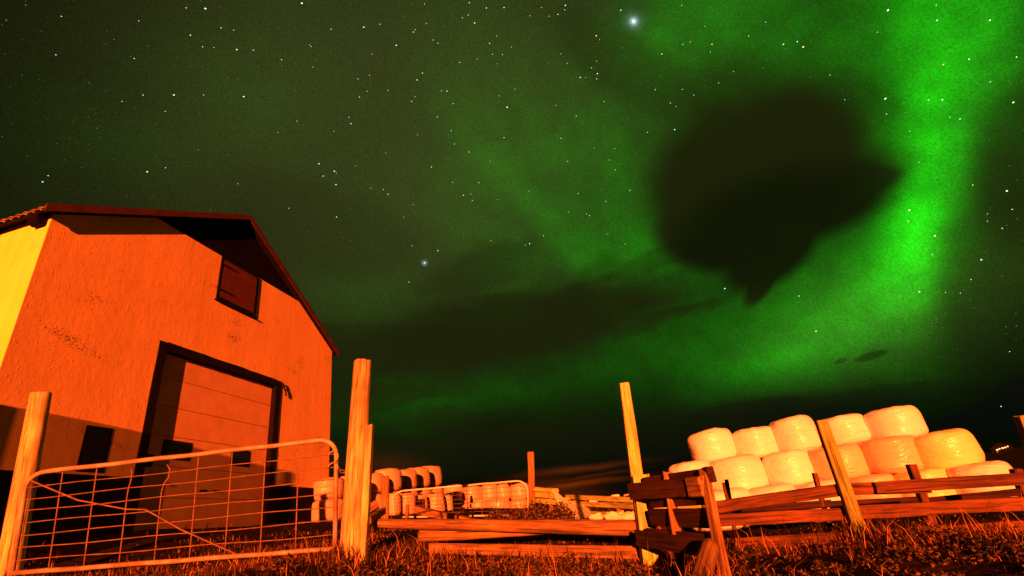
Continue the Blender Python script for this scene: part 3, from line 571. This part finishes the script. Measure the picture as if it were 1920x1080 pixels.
fpb = P(1606, 990, 5.99); fpb.z = zt(fpb.x, fpb.y) - .2
fpm = P(1590, 950, 5.83)
plank('post', fpb, P(1539, 789, 5.97), .115, .07, W_YELGREEN, rt, .05, 22, (0, -1, 0), taper=(1.05, .95))
# second, lower fence behind, and the middle fence by the torn sheet
sf = empty('rail_fence', on(P(1640, 950, 8.6)), 'shadowy second fence just behind the right-hand rails, with short stakes', 'fence')
def SP(x, y): return P(x, y, 8.6)
plank('rail', SP(1338, 962), SP(1560, 944), .04, .10, W_DARK_SHADE, sf, .06, 16)
plank('rail', SP(1555, 947), SP(1735, 938), .04, .10, W_DARK_SHADE, sf, .06, 12)
plank('rail', SP(1730, 940), SP(1990, 915), .04, .08, W_DARK_SHADE, sf, .06, 12)
for (x, y, w) in ((1357, 905, .05), (1527, 888, .06), (1708, 871, .10), (1904, 880, .1)):
    b = SP(x + 8, y + 60); b.z = zt(b.x, b.y) - .1
    plank('stake', b, SP(x, y), w, w, W_FENCE, sf, .05, 10, (0, -1, 0))
plank('stake', SP(1369, 940), SP(1362, 899), .05, .05, W_RAIL, sf, .05, 5, (0, -1, 0))
mf = empty('rail_fence', on(P(1110, 950, 11.5)), 'bright yellow-lit rail fence in the middle distance, right of the far square post', 'fence')
def DM(x): return 13.6 + (x - 1000) / 185 * -3.4
def MP(x, y): return P(x, y, DM(x))
plank('rail', MP(1062, 931.5), MP(1190, 937.5), .05, .095, W_PALE, mf, .04, 16)
plank('rail', MP(1060, 943), MP(1192, 949.5), .05, .095, W_PALE, mf, .04, 16)
plank('rail', MP(1100, 963), MP(1150, 965), .05, .10, W_PALE, mf, .07, 8)
plank('rail', MP(1004, 927), MP(1044, 930), .05, .12, W_PALE, mf, .1, 8)
plank('rail', MP(1004, 938), MP(1062, 944), .05, .11, W_PALE, mf, .1, 8)
log('rail', MP(1004, 917), MP(1042, 921), .2, .12, W_PALE, mf, .2, 10)
plank('rail', P(1196, 955, 10.2), P(1330, 951, 9.4), .05, .1, W_PALE, mf, .07, 12)
for x, y in ((1030, 915), (1100, 932), (1160, 938)):
    b = MP(x + 1, y + 40); b.z = zt(b.x, b.y) - .1
    plank('stake', b, MP(x, y), .1, .08, W_RAIL, mf, .06, 8, (0, -1, 0))
post('gate_post', (995, 848), (998, 958), 13.5, .17, .15, 'reddish square post at the right end of the distant mesh gate', W_RAIL, False, wob=.05)
post('gate_post', (723, 893), (722, 962), 13.9, .20, .18, 'short stout post at the left end of the distant mesh gate', W_RAIL, True, wob=.05)
post('short_stake', (764, 946), (763, 966), 13.0, .08, .08, 'stubby stake in front of the distant mesh gate, by the tilted beam', W_RAIL, False, wob=.05)
tb = plank('tilted_beam', P(780, 956, 12.2), P(905, 984, 10.5), .14, .15, W_RAIL, None, .08, 12); tag(tb, 'heavy tilted beam lying in front of the distant mesh gate', 'beam')
tb = plank('broken_board', P(690, 976, 10.5), P(718, 958, 11.5), .12, .14, W_RAIL, None, .08, 8); tag(tb, 'broken board propped just right of the tallest post, below the other board', 'board')
tb = plank('broken_board', P(690, 955, 11.8), P(708, 943, 11.8), .05, .16, W_RAIL, None, .08, 6); tag(tb, 'broken board sticking out right of the tallest post, above the other board', 'board')
pt_ = P(1916, 780, 7.6); b = pt_ + (P(1965, 960, 7.6) - pt_); b.z = zt(b.x, b.y) - .2
tt = plank('fence_post', b, pt_, .12, .1, W_YELGREEN, None, .05, 20, (0, -1, 0)); tag(tt, 'post at the far right edge of the photo, only its yellow tip showing', 'post')

# ------------------------------------------------------------------ wrapped bales
def bale_mesh(name, Rr, Hh, seed, nu=40, nv=30):
    V, Fc = [], []
    for i in range(nv + 1):
        ph = -math.pi / 2 + math.pi * i / nv; c, s = math.cos(ph), math.sin(ph)
        pr = abs(c) ** .36; pz = math.copysign(abs(s) ** .44, s)
        for j in range(nu):
            th = 2 * math.pi * j / nu; q = Vector((math.cos(th), math.sin(th), 0))
            k = 1 + .045 * mnoise.noise(q * 1.2 + Vector((seed, seed, pz * 1.3))) + .016 * mnoise.noise(Vector((q.x * 5, q.y * 5, pz * 2 + seed * 3)))
            if abs(s) > .75: k += .024 * math.sin(th * 17 + seed * 9 + 2 * mnoise.noise(q * 3)) * (abs(s) - .75) * 4 * min(1, pr * 2)
            V.append((q.x * pr * Rr * k, q.y * pr * Rr * k, (pz + 1) / 2 * Hh * (1 + .03 * mnoise.noise(q * 2 + Vector((0, 0, seed)))) + .02 * mnoise.noise(Vector((q.x * pr * 2, q.y * pr * 2, seed)))))
    for i in range(nv):
        for j in range(nu): Fc.append((i * nu + j, i * nu + (j + 1) % nu, (i + 1) * nu + (j + 1) % nu, (i + 1) * nu + j))
    me = bpy.data.meshes.new(name); me.from_pydata(V, [], Fc); me.update(); me.polygons.foreach_set('use_smooth', [True] * len(me.polygons)); return me
bm_cache = {}
def bale(loc, Rr, Hh, material, label, group, rz=None, tilt=(0, 0)):
    key = (random.randrange(5), material.name)
    if key not in bm_cache:
        me = bale_mesh('bale', .5, 1.0, key[0] * 2.7 + 1); me.materials.append(material); bm_cache[key] = me
    o = bpy.data.objects.new('wrapped_bale', bm_cache[key]); COL.objects.link(o)
    o.matrix_basis = Matrix.Translation(loc) @ Matrix.Rotation(tilt[0], 4, 'X') @ Matrix.Rotation(tilt[1], 4, 'Y') @ Matrix.Rotation(random.uniform(0, 6), 4, 'Z') @ Matrix.Diagonal((2 * Rr, 2 * Rr, Hh, 1))
    return tag(o, label, 'bale', group)
GR = 'white wrapped bales piled behind the right-hand fence'
def put(px0, px1, ytop, ybot, D, material, label, group, Hk=1.0, tilt=(0, 0)):
    """a bale whose sides and top stand at these directions; ybot where its base is"""
    ym = (ytop + ybot) / 2
    r0, r1 = ray(px0, ym), ray(px1, ym); half = math.acos(max(-1, min(1, (r0[0] * r1[0] + r0[1] * r1[1])))) / 2
    Rr = D * math.sin(half) * 1.12; xm = (px0 + px1) / 2; top = P(xm, ytop, D - Rr * .4); bot = P(xm, ybot, D - Rr)
    c = P(xm, ym, D); return bale(Vector((c.x, c.y, bot.z)), Rr, (top.z - bot.z) * Hk, material, label, group, tilt=tilt)
top = [(1295, 1376, 804, 868, 'leftmost bale of the top tier, flat topped, against the dark sky'), (1376, 1454, 801, 862, 'second bale from the left in the top tier of the pile'), (1450, 1534, 780, 852, 'tall domed top-tier bale just left of the yellow-green fence post'), (1531, 1627, 779, 838, 'top-tier bale just right of the yellow-green fence post'), (1623, 1729, 763, 829, 'highest bale of the pile, round topped and alone above its neighbours')]
for x0, x1, y0, y1, lb in top: put(x0, x1, y0, y1, 16.2, WRAP, lb, GR, tilt=(random.uniform(-.03, .03), random.uniform(-.04, .04)))
mid = [(1259, 1336, 864, 930, WRAP, 'leftmost middle-tier bale, peeping out behind the dark hurdle'), (1335, 1433, 853, 932, WRAP, 'middle-tier bale right beside the hurdle, under the two leftmost top bales'), (1436, 1523, 844, 918, WRAP, 'middle-tier bale with a dark gap on its left, left of the yellow-green post'),
       (1521, 1625, 833, 905, WRAP_PINK, 'duller middle-tier bale partly behind the yellow-green fence post'), (1613, 1732, 818, 894, WRAP_PINK, 'dull orange middle-tier bale right under the highest bale'), (1708, 1832, 806, 888, WRAP_YEL, 'yellowish middle-tier bale, last on the right with open sky above it')]
for x0, x1, y0, y1, mt, lb in mid: put(x0, x1, y0, y1, 15.4, mt, lb, GR, tilt=(random.uniform(-.04, .04), random.uniform(-.05, .05)))
low = [(1290, 1412, 918, 1000, WRAP, 'bottom-tier bale seen over the rail beside the forked short stake'), (1408, 1498, 908, 985, WRAP, 'bottom-tier bale whose flat top shows left of the thin stake'), (1497, 1592, 900, 980, WRAP, 'bottom-tier bale directly behind the yellow-green fence post'), (1590, 1688, 889, 965, WRAP_PINK, 'dull bottom-tier bale just right of the yellow-green fence post'), (1683, 1790, 879, 955, WRAP_YEL, 'yellow-topped bottom-tier bale behind the wide dark stake'), (1780, 1906, 867, 945, WRAP, 'rightmost bottom-tier bale, low and flat at the end of the pile')]
for x0, x1, y0, y1, mt, lb in low: put(x0, x1, y0, y1, 14.6, mt, lb, GR)
# unseen rows that carry the pile are left out; far piles on the left
GA = 'dull bales in the row that recedes beside the barn'
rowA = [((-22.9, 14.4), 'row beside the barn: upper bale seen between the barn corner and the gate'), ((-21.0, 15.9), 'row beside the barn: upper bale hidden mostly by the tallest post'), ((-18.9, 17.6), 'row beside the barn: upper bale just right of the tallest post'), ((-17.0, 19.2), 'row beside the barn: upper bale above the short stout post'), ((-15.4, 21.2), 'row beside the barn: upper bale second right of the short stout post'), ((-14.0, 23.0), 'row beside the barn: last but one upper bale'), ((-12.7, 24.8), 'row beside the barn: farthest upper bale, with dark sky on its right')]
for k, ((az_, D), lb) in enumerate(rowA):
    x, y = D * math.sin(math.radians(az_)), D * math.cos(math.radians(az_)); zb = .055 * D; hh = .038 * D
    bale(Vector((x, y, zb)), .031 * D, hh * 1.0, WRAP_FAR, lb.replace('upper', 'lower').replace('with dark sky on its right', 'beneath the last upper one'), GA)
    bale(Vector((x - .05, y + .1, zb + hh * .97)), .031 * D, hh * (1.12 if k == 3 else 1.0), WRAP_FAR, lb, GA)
GA2 = 'small bales standing just behind the distant gate'
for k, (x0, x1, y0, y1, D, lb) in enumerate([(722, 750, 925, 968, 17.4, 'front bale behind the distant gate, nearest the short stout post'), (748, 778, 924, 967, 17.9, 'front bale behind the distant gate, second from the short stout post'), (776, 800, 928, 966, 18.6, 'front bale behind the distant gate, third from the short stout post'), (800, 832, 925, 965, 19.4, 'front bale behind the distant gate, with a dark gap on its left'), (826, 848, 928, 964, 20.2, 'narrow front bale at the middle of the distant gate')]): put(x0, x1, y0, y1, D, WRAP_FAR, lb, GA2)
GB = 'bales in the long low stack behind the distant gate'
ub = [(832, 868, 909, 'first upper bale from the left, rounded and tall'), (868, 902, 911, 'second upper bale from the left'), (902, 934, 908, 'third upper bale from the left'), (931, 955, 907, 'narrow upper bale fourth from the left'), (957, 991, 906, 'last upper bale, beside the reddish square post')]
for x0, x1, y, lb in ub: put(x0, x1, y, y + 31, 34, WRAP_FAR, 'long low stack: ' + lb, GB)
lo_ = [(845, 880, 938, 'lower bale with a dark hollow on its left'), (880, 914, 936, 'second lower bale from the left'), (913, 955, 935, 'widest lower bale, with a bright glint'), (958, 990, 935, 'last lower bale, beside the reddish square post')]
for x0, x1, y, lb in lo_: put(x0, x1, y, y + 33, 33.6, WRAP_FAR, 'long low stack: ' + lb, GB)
GC = 'tiny bales far behind the middle fence'
for x0, x1, y0, y1, lb in ((1098, 1120, 935, 950, 'tiny bale low between the rails, left of the others'), (1146, 1162, 927, 940, 'tiny bale poking above the rail, left one of the two'), (1170, 1184, 926, 939, 'tiny bale poking above the rail next to the squared post'), (1150, 1176, 940, 952, 'tiny bale between the rails nearest the squared post')): put(x0, x1, y0, y1, 30, WRAP, lb, GC)

# ------------------------------------------------------------------ torn plastic sheet, scraps, distant lights
V, Fc = [], []; cl = [(1030, 921, 13.0, .05), (1040, 923, 12.8, .10), (1046, 932, 12.6, .16), (1054, 942, 12.3, .30), (1066, 951, 12.0, .50), (1080, 961, 11.6, .50), (1094, 970, 11.2, .42), (1103, 976, 10.9, .30)]
nS, nW = 42, 20
for i in range(nS + 1):
    t = i / nS * (len(cl) - 1); k = min(int(t), len(cl) - 2); f_ = t - k; c = [cl[k][q] * (1 - f_) + cl[k + 1][q] * f_ for q in range(4)]
    p = P(c[0], c[1], c[2]); p.z = max(p.z, zt(p.x, p.y) + .03)
    for j in range(nW + 1):
        s_ = (j / nW - .5); w = c[3] * (1 + .35 * mnoise.noise(Vector((i * .3, j * .4, 1))))
        V.append((p.x + s_ * w * .8, p.y - .12 * math.sin(j * 1.5 + i * .2) * min(1, c[3] * 2) * .6, max(p.z + s_ * w * .45 + .03 * mnoise.noise(Vector((i * .12, j * .5, 0))), zt(p.x, p.y) + .015)))
for i in range(nS):
    for j in range(nW):
        if mnoise.noise(Vector((i * .45, j * .6, 9))) > .62: continue
        a_ = i * (nW + 1) + j; Fc.append((a_, a_ + 1, a_ + nW + 2, a_ + nW + 1))
ts = mesh_obj('torn_plastic_sheet', V, Fc, PLASTIC_SCRAP, smooth=True); sm_ = ts.modifiers.new('s', 'SOLIDIFY'); sm_.thickness = .004
tag(ts, 'torn pale plastic sheet trailing from the middle fence down to the grass', 'plastic sheet')
for k, (x, y, s_, lb) in enumerate(((1118, 969, .16, 'crumpled white plastic scrap just right of the torn sheet'), (1152, 966, .2, 'crumpled white plastic scrap halfway to the squared post'), (1172, 967, .22, 'crumpled white plastic scrap nearest the squared post'))):
    me = bale_mesh('scrap', .5, 1, k + 3, 18, 12); me.materials.append(PLASTIC_SCRAP)
    for v in me.vertices: v.co *= 1 + .5 * mnoise.noise(v.co * 3 + Vector((k, 0, 0)))
    o = bpy.data.objects.new('plastic_scrap', me); COL.objects.link(o); c = P(x, y, 10.6); c.z = min(c.z, zt(c.x, c.y) + .1) - .03
    o.matrix_basis = Matrix.Translation(c) @ Matrix.Diagonal((s_ * 1.8, s_, s_ * .8, 1)); tag(o, lb, 'plastic scrap', 'white plastic scraps')
LAMP = bpy.data.materials.new('lit_lamp'); LAMP.use_nodes = True; lb_ = LAMP.node_tree.nodes['Principled BSDF']; lb_.inputs['Emission Color'].default_value = (1, .62, .25, 1); lb_.inputs['Emission Strength'].default_value = .45
fh = empty('distant_farmhouse', P(1877, 840, 700), 'tiny far-off farmhouse with lit windows on the dark horizon at the right', 'building')
hp = P(1877, 838, 700)
def hb(name, dx0, dx1, dy0, dy1, z0, z1, mt, par): return box(name, dx0, dx1, dy0, dy1, z0, z1, mt, par)
fh.matrix_basis = Matrix.Translation(Vector((hp.x, hp.y, hp.z - 6))) @ Matrix.Rotation(-math.radians(40.6), 4, 'Z')
hb('wall', -8, 8, 0, 7, -8, 6, BLACK, fh)
prism('roof', [(-9, 6.02), (9, 6.02), (0, 10)], -.5, 7.5, BLACK, fh)
for dx, zz, w in ((-4.6, 3.4, 1.6), (-2.4, 3.9, 1.1), (-.2, 4.2, 1.7), (2.2, 4.4, 1.2), (4.3, 4.9, 1.0), (-4.9, 1.2, .6)):
    hb('window', dx, dx + w, -.25, -.05, zz + .1, zz + 1.1, LAMP, fh)

# ------------------------------------------------------------------ stars: tiny glowing points far up, one mass nobody could count
def starmat(name, c, s_):
    M_ = bpy.data.materials.new(name); M_.use_nodes = True; N, L = M_.node_tree.nodes, M_.node_tree.links; N.clear()
    e_ = N.new('ShaderNodeEmission'); e_.inputs[0].default_value = (*c, 1); e_.inputs[1].default_value = s_; o_ = N.new('ShaderNodeOutputMaterial'); L.new(e_.outputs[0], o_.inputs[0]); M_.cycles.emission_sampling = 'NONE'; return M_
SM = [starmat('blue_white_star', (.55, .85, 1), .55), starmat('white_star', (.9, 1, .8), .5), starmat('warm_star', (1, .72, .3), .5), starmat('faint_star', (.5, .62, .42), .16)]
V, Fc, Mi = [], [], []
SR = 5200.0
def star(x, y, r_px, mi, stretch=1.5):
    d = Vector(unit(x, y)); c = d * SR; u = Vector((0, 0, 1)).cross(d).normalized(); w = d.cross(u); s_ = r_px / F * SR
    a_ = math.radians(12); u2 = u * math.cos(a_) - w * math.sin(a_); w2 = w * math.cos(a_) + u * math.sin(a_)
    k = len(V); V.extend([c + u2 * s_ * stretch, c + w2 * s_, c - u2 * s_ * stretch, c - w2 * s_, c + d * s_, c - d * s_])
    for f in ((0, 1, 5), (1, 2, 5), (2, 3, 5), (3, 0, 5), (1, 0, 4), (2, 1, 4), (3, 2, 4), (0, 3, 4)): Fc.append(tuple(k + q for q in f)); Mi.append(mi)
BR = [(1188, 40, 2.9, 0), (796, 493, 2.0, 0), (385, 16, 2, 0), (566, 6, 2, 1), (682, 51, 1.6, 1), (743, 85, 1.6, 0), (775, 60, 1.3, 2), (444, 93, 1.7, 2), (326, 178, 1.8, 2), (457, 181, 1.7, 1), (357, 66, 1.2, 1), (475, 94, 1.1, 0), (276, 322, 1.8, 2), (80, 341, 1.3, 0), (598, 307, 1.5, 1), (627, 321, 1.7, 0), (606, 330, 1.3, 0), (630, 346, 1.6, 0), (631, 407, 1.4, 0), (658, 232, 1.4, 0), (674, 182, 1.2, 0), (809, 313, 1.4, 2), (849, 342, 1.1, 2), (951, 201, 1.8, 1), (945, 258, 1.3, 2), (852, 270, 1.2, 0), (820, 219, 1.1, 1), (792, 137, 1.2, 1), (782, 150, 1.3, 1), (772, 190, 1.2, 0), (821, 470, 1.5, 2), (767, 529, 1.2, 2), (993, 457, 1.6, 0), (1088, 145, 1.5, 0), (1120, 138, 1.5, 1), (1119, 148, 1.1, 1), (1060, 10, 1.5, 0), (1164, 19, 1.4, 1), (1046, 27, 1.3, 2), (1118, 67, 1.6, 2), (1241, 101, 1.4, 2), (1335, 83, 1.5, 2), (1469, 83, 1.6, 0), (1495, 78, 1.5, 0), (1506, 88, 2.0, 2), (1665, 19, 2.2, 1), (1265, 243, 1.6, 0), (1257, 193, 1.2, 2), (1769, 121, 1.5, 2), (1757, 38, 1.3, 1), (1856, 38, 1.5, 1), (1660, 185, 2.1, 1), (1767, 187, 1.4, 1), (1900, 192, 1.7, 1), (1817, 111, 1.3, 1), (1906, 107, 1.2, 1), (1705, 394, 2.2, 2), (1753, 442, 1.9, 2), (1888, 358, 1.7, 1), (1840, 487, 1.6, 1), (1703, 415, 1.2, 2), (1724, 547, 1.5, 1), (1530, 621, 1.7, 2), (1359, 541, 1.8, 0), (1498, 555, 1.3, 0), (1800, 223, 1.2, 1), (1824, 347, 1.1, 2), (1181, 357, 1.2, 1), (1019, 442, 1.2, 2), (1214, 248, 1.1, 0), (1084, 363, 1.2, 0), (880, 5, 1.4, 2), (912, 15, 1.3, 0), (945, 14, 1.3, 1), (890, 43, 1.5, 1), (862, 117, 1.2, 0), (918, 81, 1.2, 1), (838, 171, 1.3, 1), (728, 364, 1.3, 0), (869, 366, 1.3, 1), (879, 285, 1.2, 1), (846, 245, 1.1, 0), (1877, 762, 1.0, 0)]
for x, y, r_, mi in BR: star(x, y, r_ * .54 if r_ < 2.5 else r_, mi, 1.35 if r_ < 2.5 else 1)
cloudy = lambda x, y: ((x - 1430) / 240) ** 2 + ((y - 350) / 200) ** 2 < 1 or (y > 470 and x < 1450)
cnt = 0
while cnt < 2200:
    x, y = random.uniform(-250, 2150), random.uniform(-500, 660)
    if cloudy(x, y) or random.random() > (.25 + .75 * math.exp(-((x - 1000) / 420) ** 2 - ((y - 120) / 260) ** 2)): continue
    r_ = random.choice((.16, .18, .2, .2, .22, .24, .26, .28, .3, .33, .37, .42, .5)); star(x, y, r_, 3 if r_ < .38 else random.choice((0, 1, 1, 2, 3))); cnt += 1
# the rest of the night sky, above and behind
st_ = mesh_obj('stars', V, Fc, None, mats=SM); st_.data.polygons.foreach_set('material_index', Mi); st_['kind'] = 'stuff'; st_['label'] = 'hundreds of small stars scattered over the green night sky'

# ------------------------------------------------------------------ grass and weeds
def field(x, y, s, ph): return (np.sin(x * s + 1.7 * np.sin(y * s * .7 + ph)) + np.sin(y * s * 1.3 + 1.9 * np.sin(x * s * .8 + ph * 2)) + np.sin((x + y) * s * .6 + ph * 3)) / 3
def blades(name, n, az0, az1, d0, d1, h0, h1, wid, mats, probs, lean=.5, dens=None, label='', power=1.5, seg=2):
    A2 = np.radians(rng.uniform(az0, az1, n)); U = rng.random(n); D = (d0 ** (2 - power) + U * (d1 ** (2 - power) - d0 ** (2 - power))) ** (1 / (2 - power))
    x, y = D * np.sin(A2), D * np.cos(A2)
    keep = rng.random(n) < np.clip(.45 + 1.2 * field(x, y, 2.3, 1.0) + .5 * field(x, y, 9, 2.), .04, 1)
    if dens is not None: keep &= dens(np.degrees(A2), D, x, y)
    x, y, D = x[keep], y[keep], D[keep]; n = len(x); z = zt_np(x, y) - .01
    H = (h0 + (h1 - h0) * rng.random(n) ** 2.2) * np.clip(.85 + .5 * field(x, y, 1.9, 4.), .35, 1.5)
    th = rng.uniform(0, 2 * np.pi, n); ln = lean * rng.random(n) * H; wx, wy = np.cos(th) * wid / 2, np.sin(th) * wid / 2
    la = rng.uniform(0, 2 * np.pi, n) ; lx, ly = np.cos(la) * ln, np.sin(la) * ln
    wsc = np.clip(D / 4, .8, 3); wx *= wsc; wy *= wsc
    b0_ = np.stack([x - wx, y - wy, z], -1); b1_ = np.stack([x + wx, y + wy, z], -1)
    m0 = np.stack([x - wx * .8 + lx * .35, y - wy * .8 + ly * .35, z + H * .6], -1); m1 = np.stack([x + wx * .8 + lx * .35, y + wy * .8 + ly * .35, z + H * .6], -1)
    tp_ = np.stack([x + lx * 1.2, y + ly * 1.2, z + H], -1)
    Vv = np.stack([b0_, b1_, m1, m0, tp_], 1).reshape(-1, 3); base_ = np.arange(n) * 5
    me = bpy.data.meshes.new(name); me.vertices.add(n * 5); me.vertices.foreach_set('co', Vv.astype(np.float32).ravel())
    li = np.stack([base_, base_ + 1, base_ + 2, base_ + 3, base_ + 3, base_ + 2, base_ + 4], -1).ravel(); me.loops.add(n * 7); me.loops.foreach_set('vertex_index', li.astype(np.int32))
    ls = np.stack([np.arange(n) * 7, np.arange(n) * 7 + 4], -1).ravel(); lt = np.tile([4, 3], n); me.polygons.add(n * 2); me.polygons.foreach_set('loop_start', ls.astype(np.int32)); me.polygons.foreach_set('loop_total', lt.astype(np.int32))
    mi = np.repeat(rng.choice(len(mats), n, p=probs), 2); me.polygons.foreach_set('material_index', mi.astype(np.int32))
    for q in mats: me.materials.append(q)
    me.update(calc_edges=True); me.validate(); o = bpy.data.objects.new(name, me); COL.objects.link(o); o['kind'] = 'stuff'; o['label'] = label; return o
notbarn = lambda a_, D, x, y: ~(((np.array(x) - org.x) * nv.x + (np.array(y) - org.y) * nv.y) < .02)
blades('grass', 230000, -52, 46, 1.9, 9, .02, .10, .0028, [B_STRAW, B_BROWN, B_DARK], [.13, .40, .47], dens=lambda a_, D, x, y: notbarn(a_, D, x, y) & ~((a_ < -21) & (D > 6.2) & (rng.random(len(D)) < .7)) & ~((a_ > 20) & (rng.random(len(D)) < .45 + .5 * field(x, y, 3.1, 5.))), label='rough dark grass and dead straw in the foreground', power=1.2)
blades('distant_grass', 60000, -50, 46, 9, 34, .03, .10, .008, [B_STRAW, B_BROWN, B_DARK], [.03, .27, .7], dens=lambda a_, D, x, y: notbarn(a_, D, x, y) & ~((a_ < -21) & (rng.random(len(D)) < .85)), label='dim rough grass around the far gate and fences', power=1.0)
blades('tall_stems', 900, -30, 44, 2.3, 6.6, .18, .42, .0035, [B_STRAW, B_BROWN], [.5, .5], .9, label='sparse tall dry stems bending over the grass', power=1.0)
def tufts(name, spots, label):
    me_v, me_f, mi = [], [], []
    for (x, y, rad, h_, n) in spots:
        for _ in range(n):
            a_ = random.uniform(0, 6.283); r_ = rad * (.5 + .6 * random.random()); bx, by = x + r_ * math.cos(a_), y + r_ * math.sin(a_)
            if (bx - org.x) * nv.x + (by - org.y) * nv.y < .03: continue
            bz = zt(bx, by) - .01; hh = h_ * random.uniform(.3, 1.1); lx, ly = random.gauss(0, .35) * hh, random.gauss(0, .35) * hh; w = .0035; ww = (w * math.sin(a_), w * math.cos(a_)); k = len(me_v)
            me_v += [(bx - ww[0], by - ww[1], bz), (bx + ww[0], by + ww[1], bz), (bx + ww[0] * .8 + lx * .3, by + ww[1] * .8 + ly * .3, bz + hh * .55), (bx - ww[0] * .8 + lx * .3, by - ww[1] * .8 + ly * .3, bz + hh * .55), (bx + lx, by + ly, bz + hh * .95)]
            me_f += [(k, k + 1, k + 2, k + 3), (k + 3, k + 2, k + 4)]; mi += [random.choice((0, 1, 1, 2, 2, 2))] * 2
    o = mesh_obj(name, me_v, me_f, None, mats=[B_STRAW, B_BROWN, B_DARK]); o.data.polygons.foreach_set('material_index', mi); o['kind'] = 'stuff'; o['label'] = label; return o
tsp = [(q.x, q.y, .13, .20, 90) for q in (P(22, 1040, 7.2), P(659, 1040, 5.2), P(681, 1045, 5.0), P(1210, 1050, 5.0), P(1350, 1078, 3.95), P(1290, 1078, 3.6), P(1606, 990, 5.95), P(1270, 1060, 4.4))]
tsp += [(q.x, q.y, .12, random.uniform(.08, .2), 40) for q in [P(x, 1040, 5.1) for x in range(700, 1200, 14)] + [P(x, 1000, DF(x) - .1) for x in range(1380, 1920, 30)] + [P(x, 1060, 7.0 - (x - 22) / 606 * 1.6) for x in range(30, 640, 14)]]
tufts('grass_tufts', tsp, 'longer matted grass growing round the posts, rails and gate')
# leafy weeds: clumps of small leaves on thin stalks
def weeds(name, spots, label, leaf=.016, per=46):
    Vv, Ff = [], []
    for (x, y, rad, hh, cnt_) in spots:
        for _ in range(cnt_):
            a_ = random.uniform(0, 6.283); r_ = rad * math.sqrt(random.random()); sx, sy = x + r_ * math.cos(a_), y + r_ * math.sin(a_) ; h_ = hh * random.uniform(.4, 1.1) * (1 - .5 * (r_ / rad) ** 2)
            if (sx - org.x) * nv.x + (sy - org.y) * nv.y < .05: continue
            sz = zt(sx, sy) - .01; lx, ly = random.uniform(-.3, .3) * h_, random.uniform(-.3, .3) * h_
            for q in range(9):
                t_ = (q + 1) / 9; c = Vector((sx + lx * t_, sy + ly * t_, sz + h_ * t_)); d1 = Vector((random.gauss(0, 1), random.gauss(0, 1), random.gauss(.3, .5))).normalized(); d2 = d1.cross(Vector((random.gauss(0, 1), random.gauss(0, 1), random.gauss(0, 1)))).normalized()
                s_ = leaf * random.uniform(.6, 1.3); k = len(Vv); Vv += [c, c + d1 * s_ + d2 * s_ * .45, c + d1 * s_ * 2, c + d1 * s_ - d2 * s_ * .45]; Ff.append((k, k + 1, k + 2, k + 3))
    o = mesh_obj(name, Vv, Ff, None, mats=[B_LEAF, B_DARK]); o.data.polygons.foreach_set('material_index', [random.choice((0, 1)) for _ in o.data.polygons]); o['kind'] = 'stuff'; o['label'] = label; return o
sp_ = []
for _ in range(120):
    az_, D = math.radians(random.uniform(-22, 20)), random.uniform(3.0, 5.6); sp_.append((D * math.sin(az_), D * math.cos(az_), random.uniform(.08, .2), random.uniform(.06, .15), 14))
for _ in range(70):
    az_, D = math.radians(random.uniform(20, 42)), random.uniform(2.6, 5.4); sp_.append((D * math.sin(az_), D * math.cos(az_), random.uniform(.08, .2), random.uniform(.05, .12), 12))
for _ in range(40):
    az_, D = math.radians(random.uniform(-46, -22)), random.uniform(4.6, 7); sp_.append((D * math.sin(az_), D * math.cos(az_), random.uniform(.08, .2), random.uniform(.05, .12), 12))
weeds('weeds', sp_, 'low leafy weeds growing through the foreground grass')
def clump(px, D, rad, hh, n, lb):
    p = P(px, 960, D); o = weeds('bush', [(p.x + random.uniform(-rad, rad), p.y + random.uniform(-.3, .3), rad * .5, hh, n) for _ in range(8)], None, .03); del o['kind']; tag(o, lb, 'bush')
clump(1022, 10.2, .42, .42, 60, 'low dark bush in front of the far square post, left of the torn sheet')
clump(942, 10.6, .35, .28, 45, 'low dark bush in front of the distant gate, right of the tilted beam')
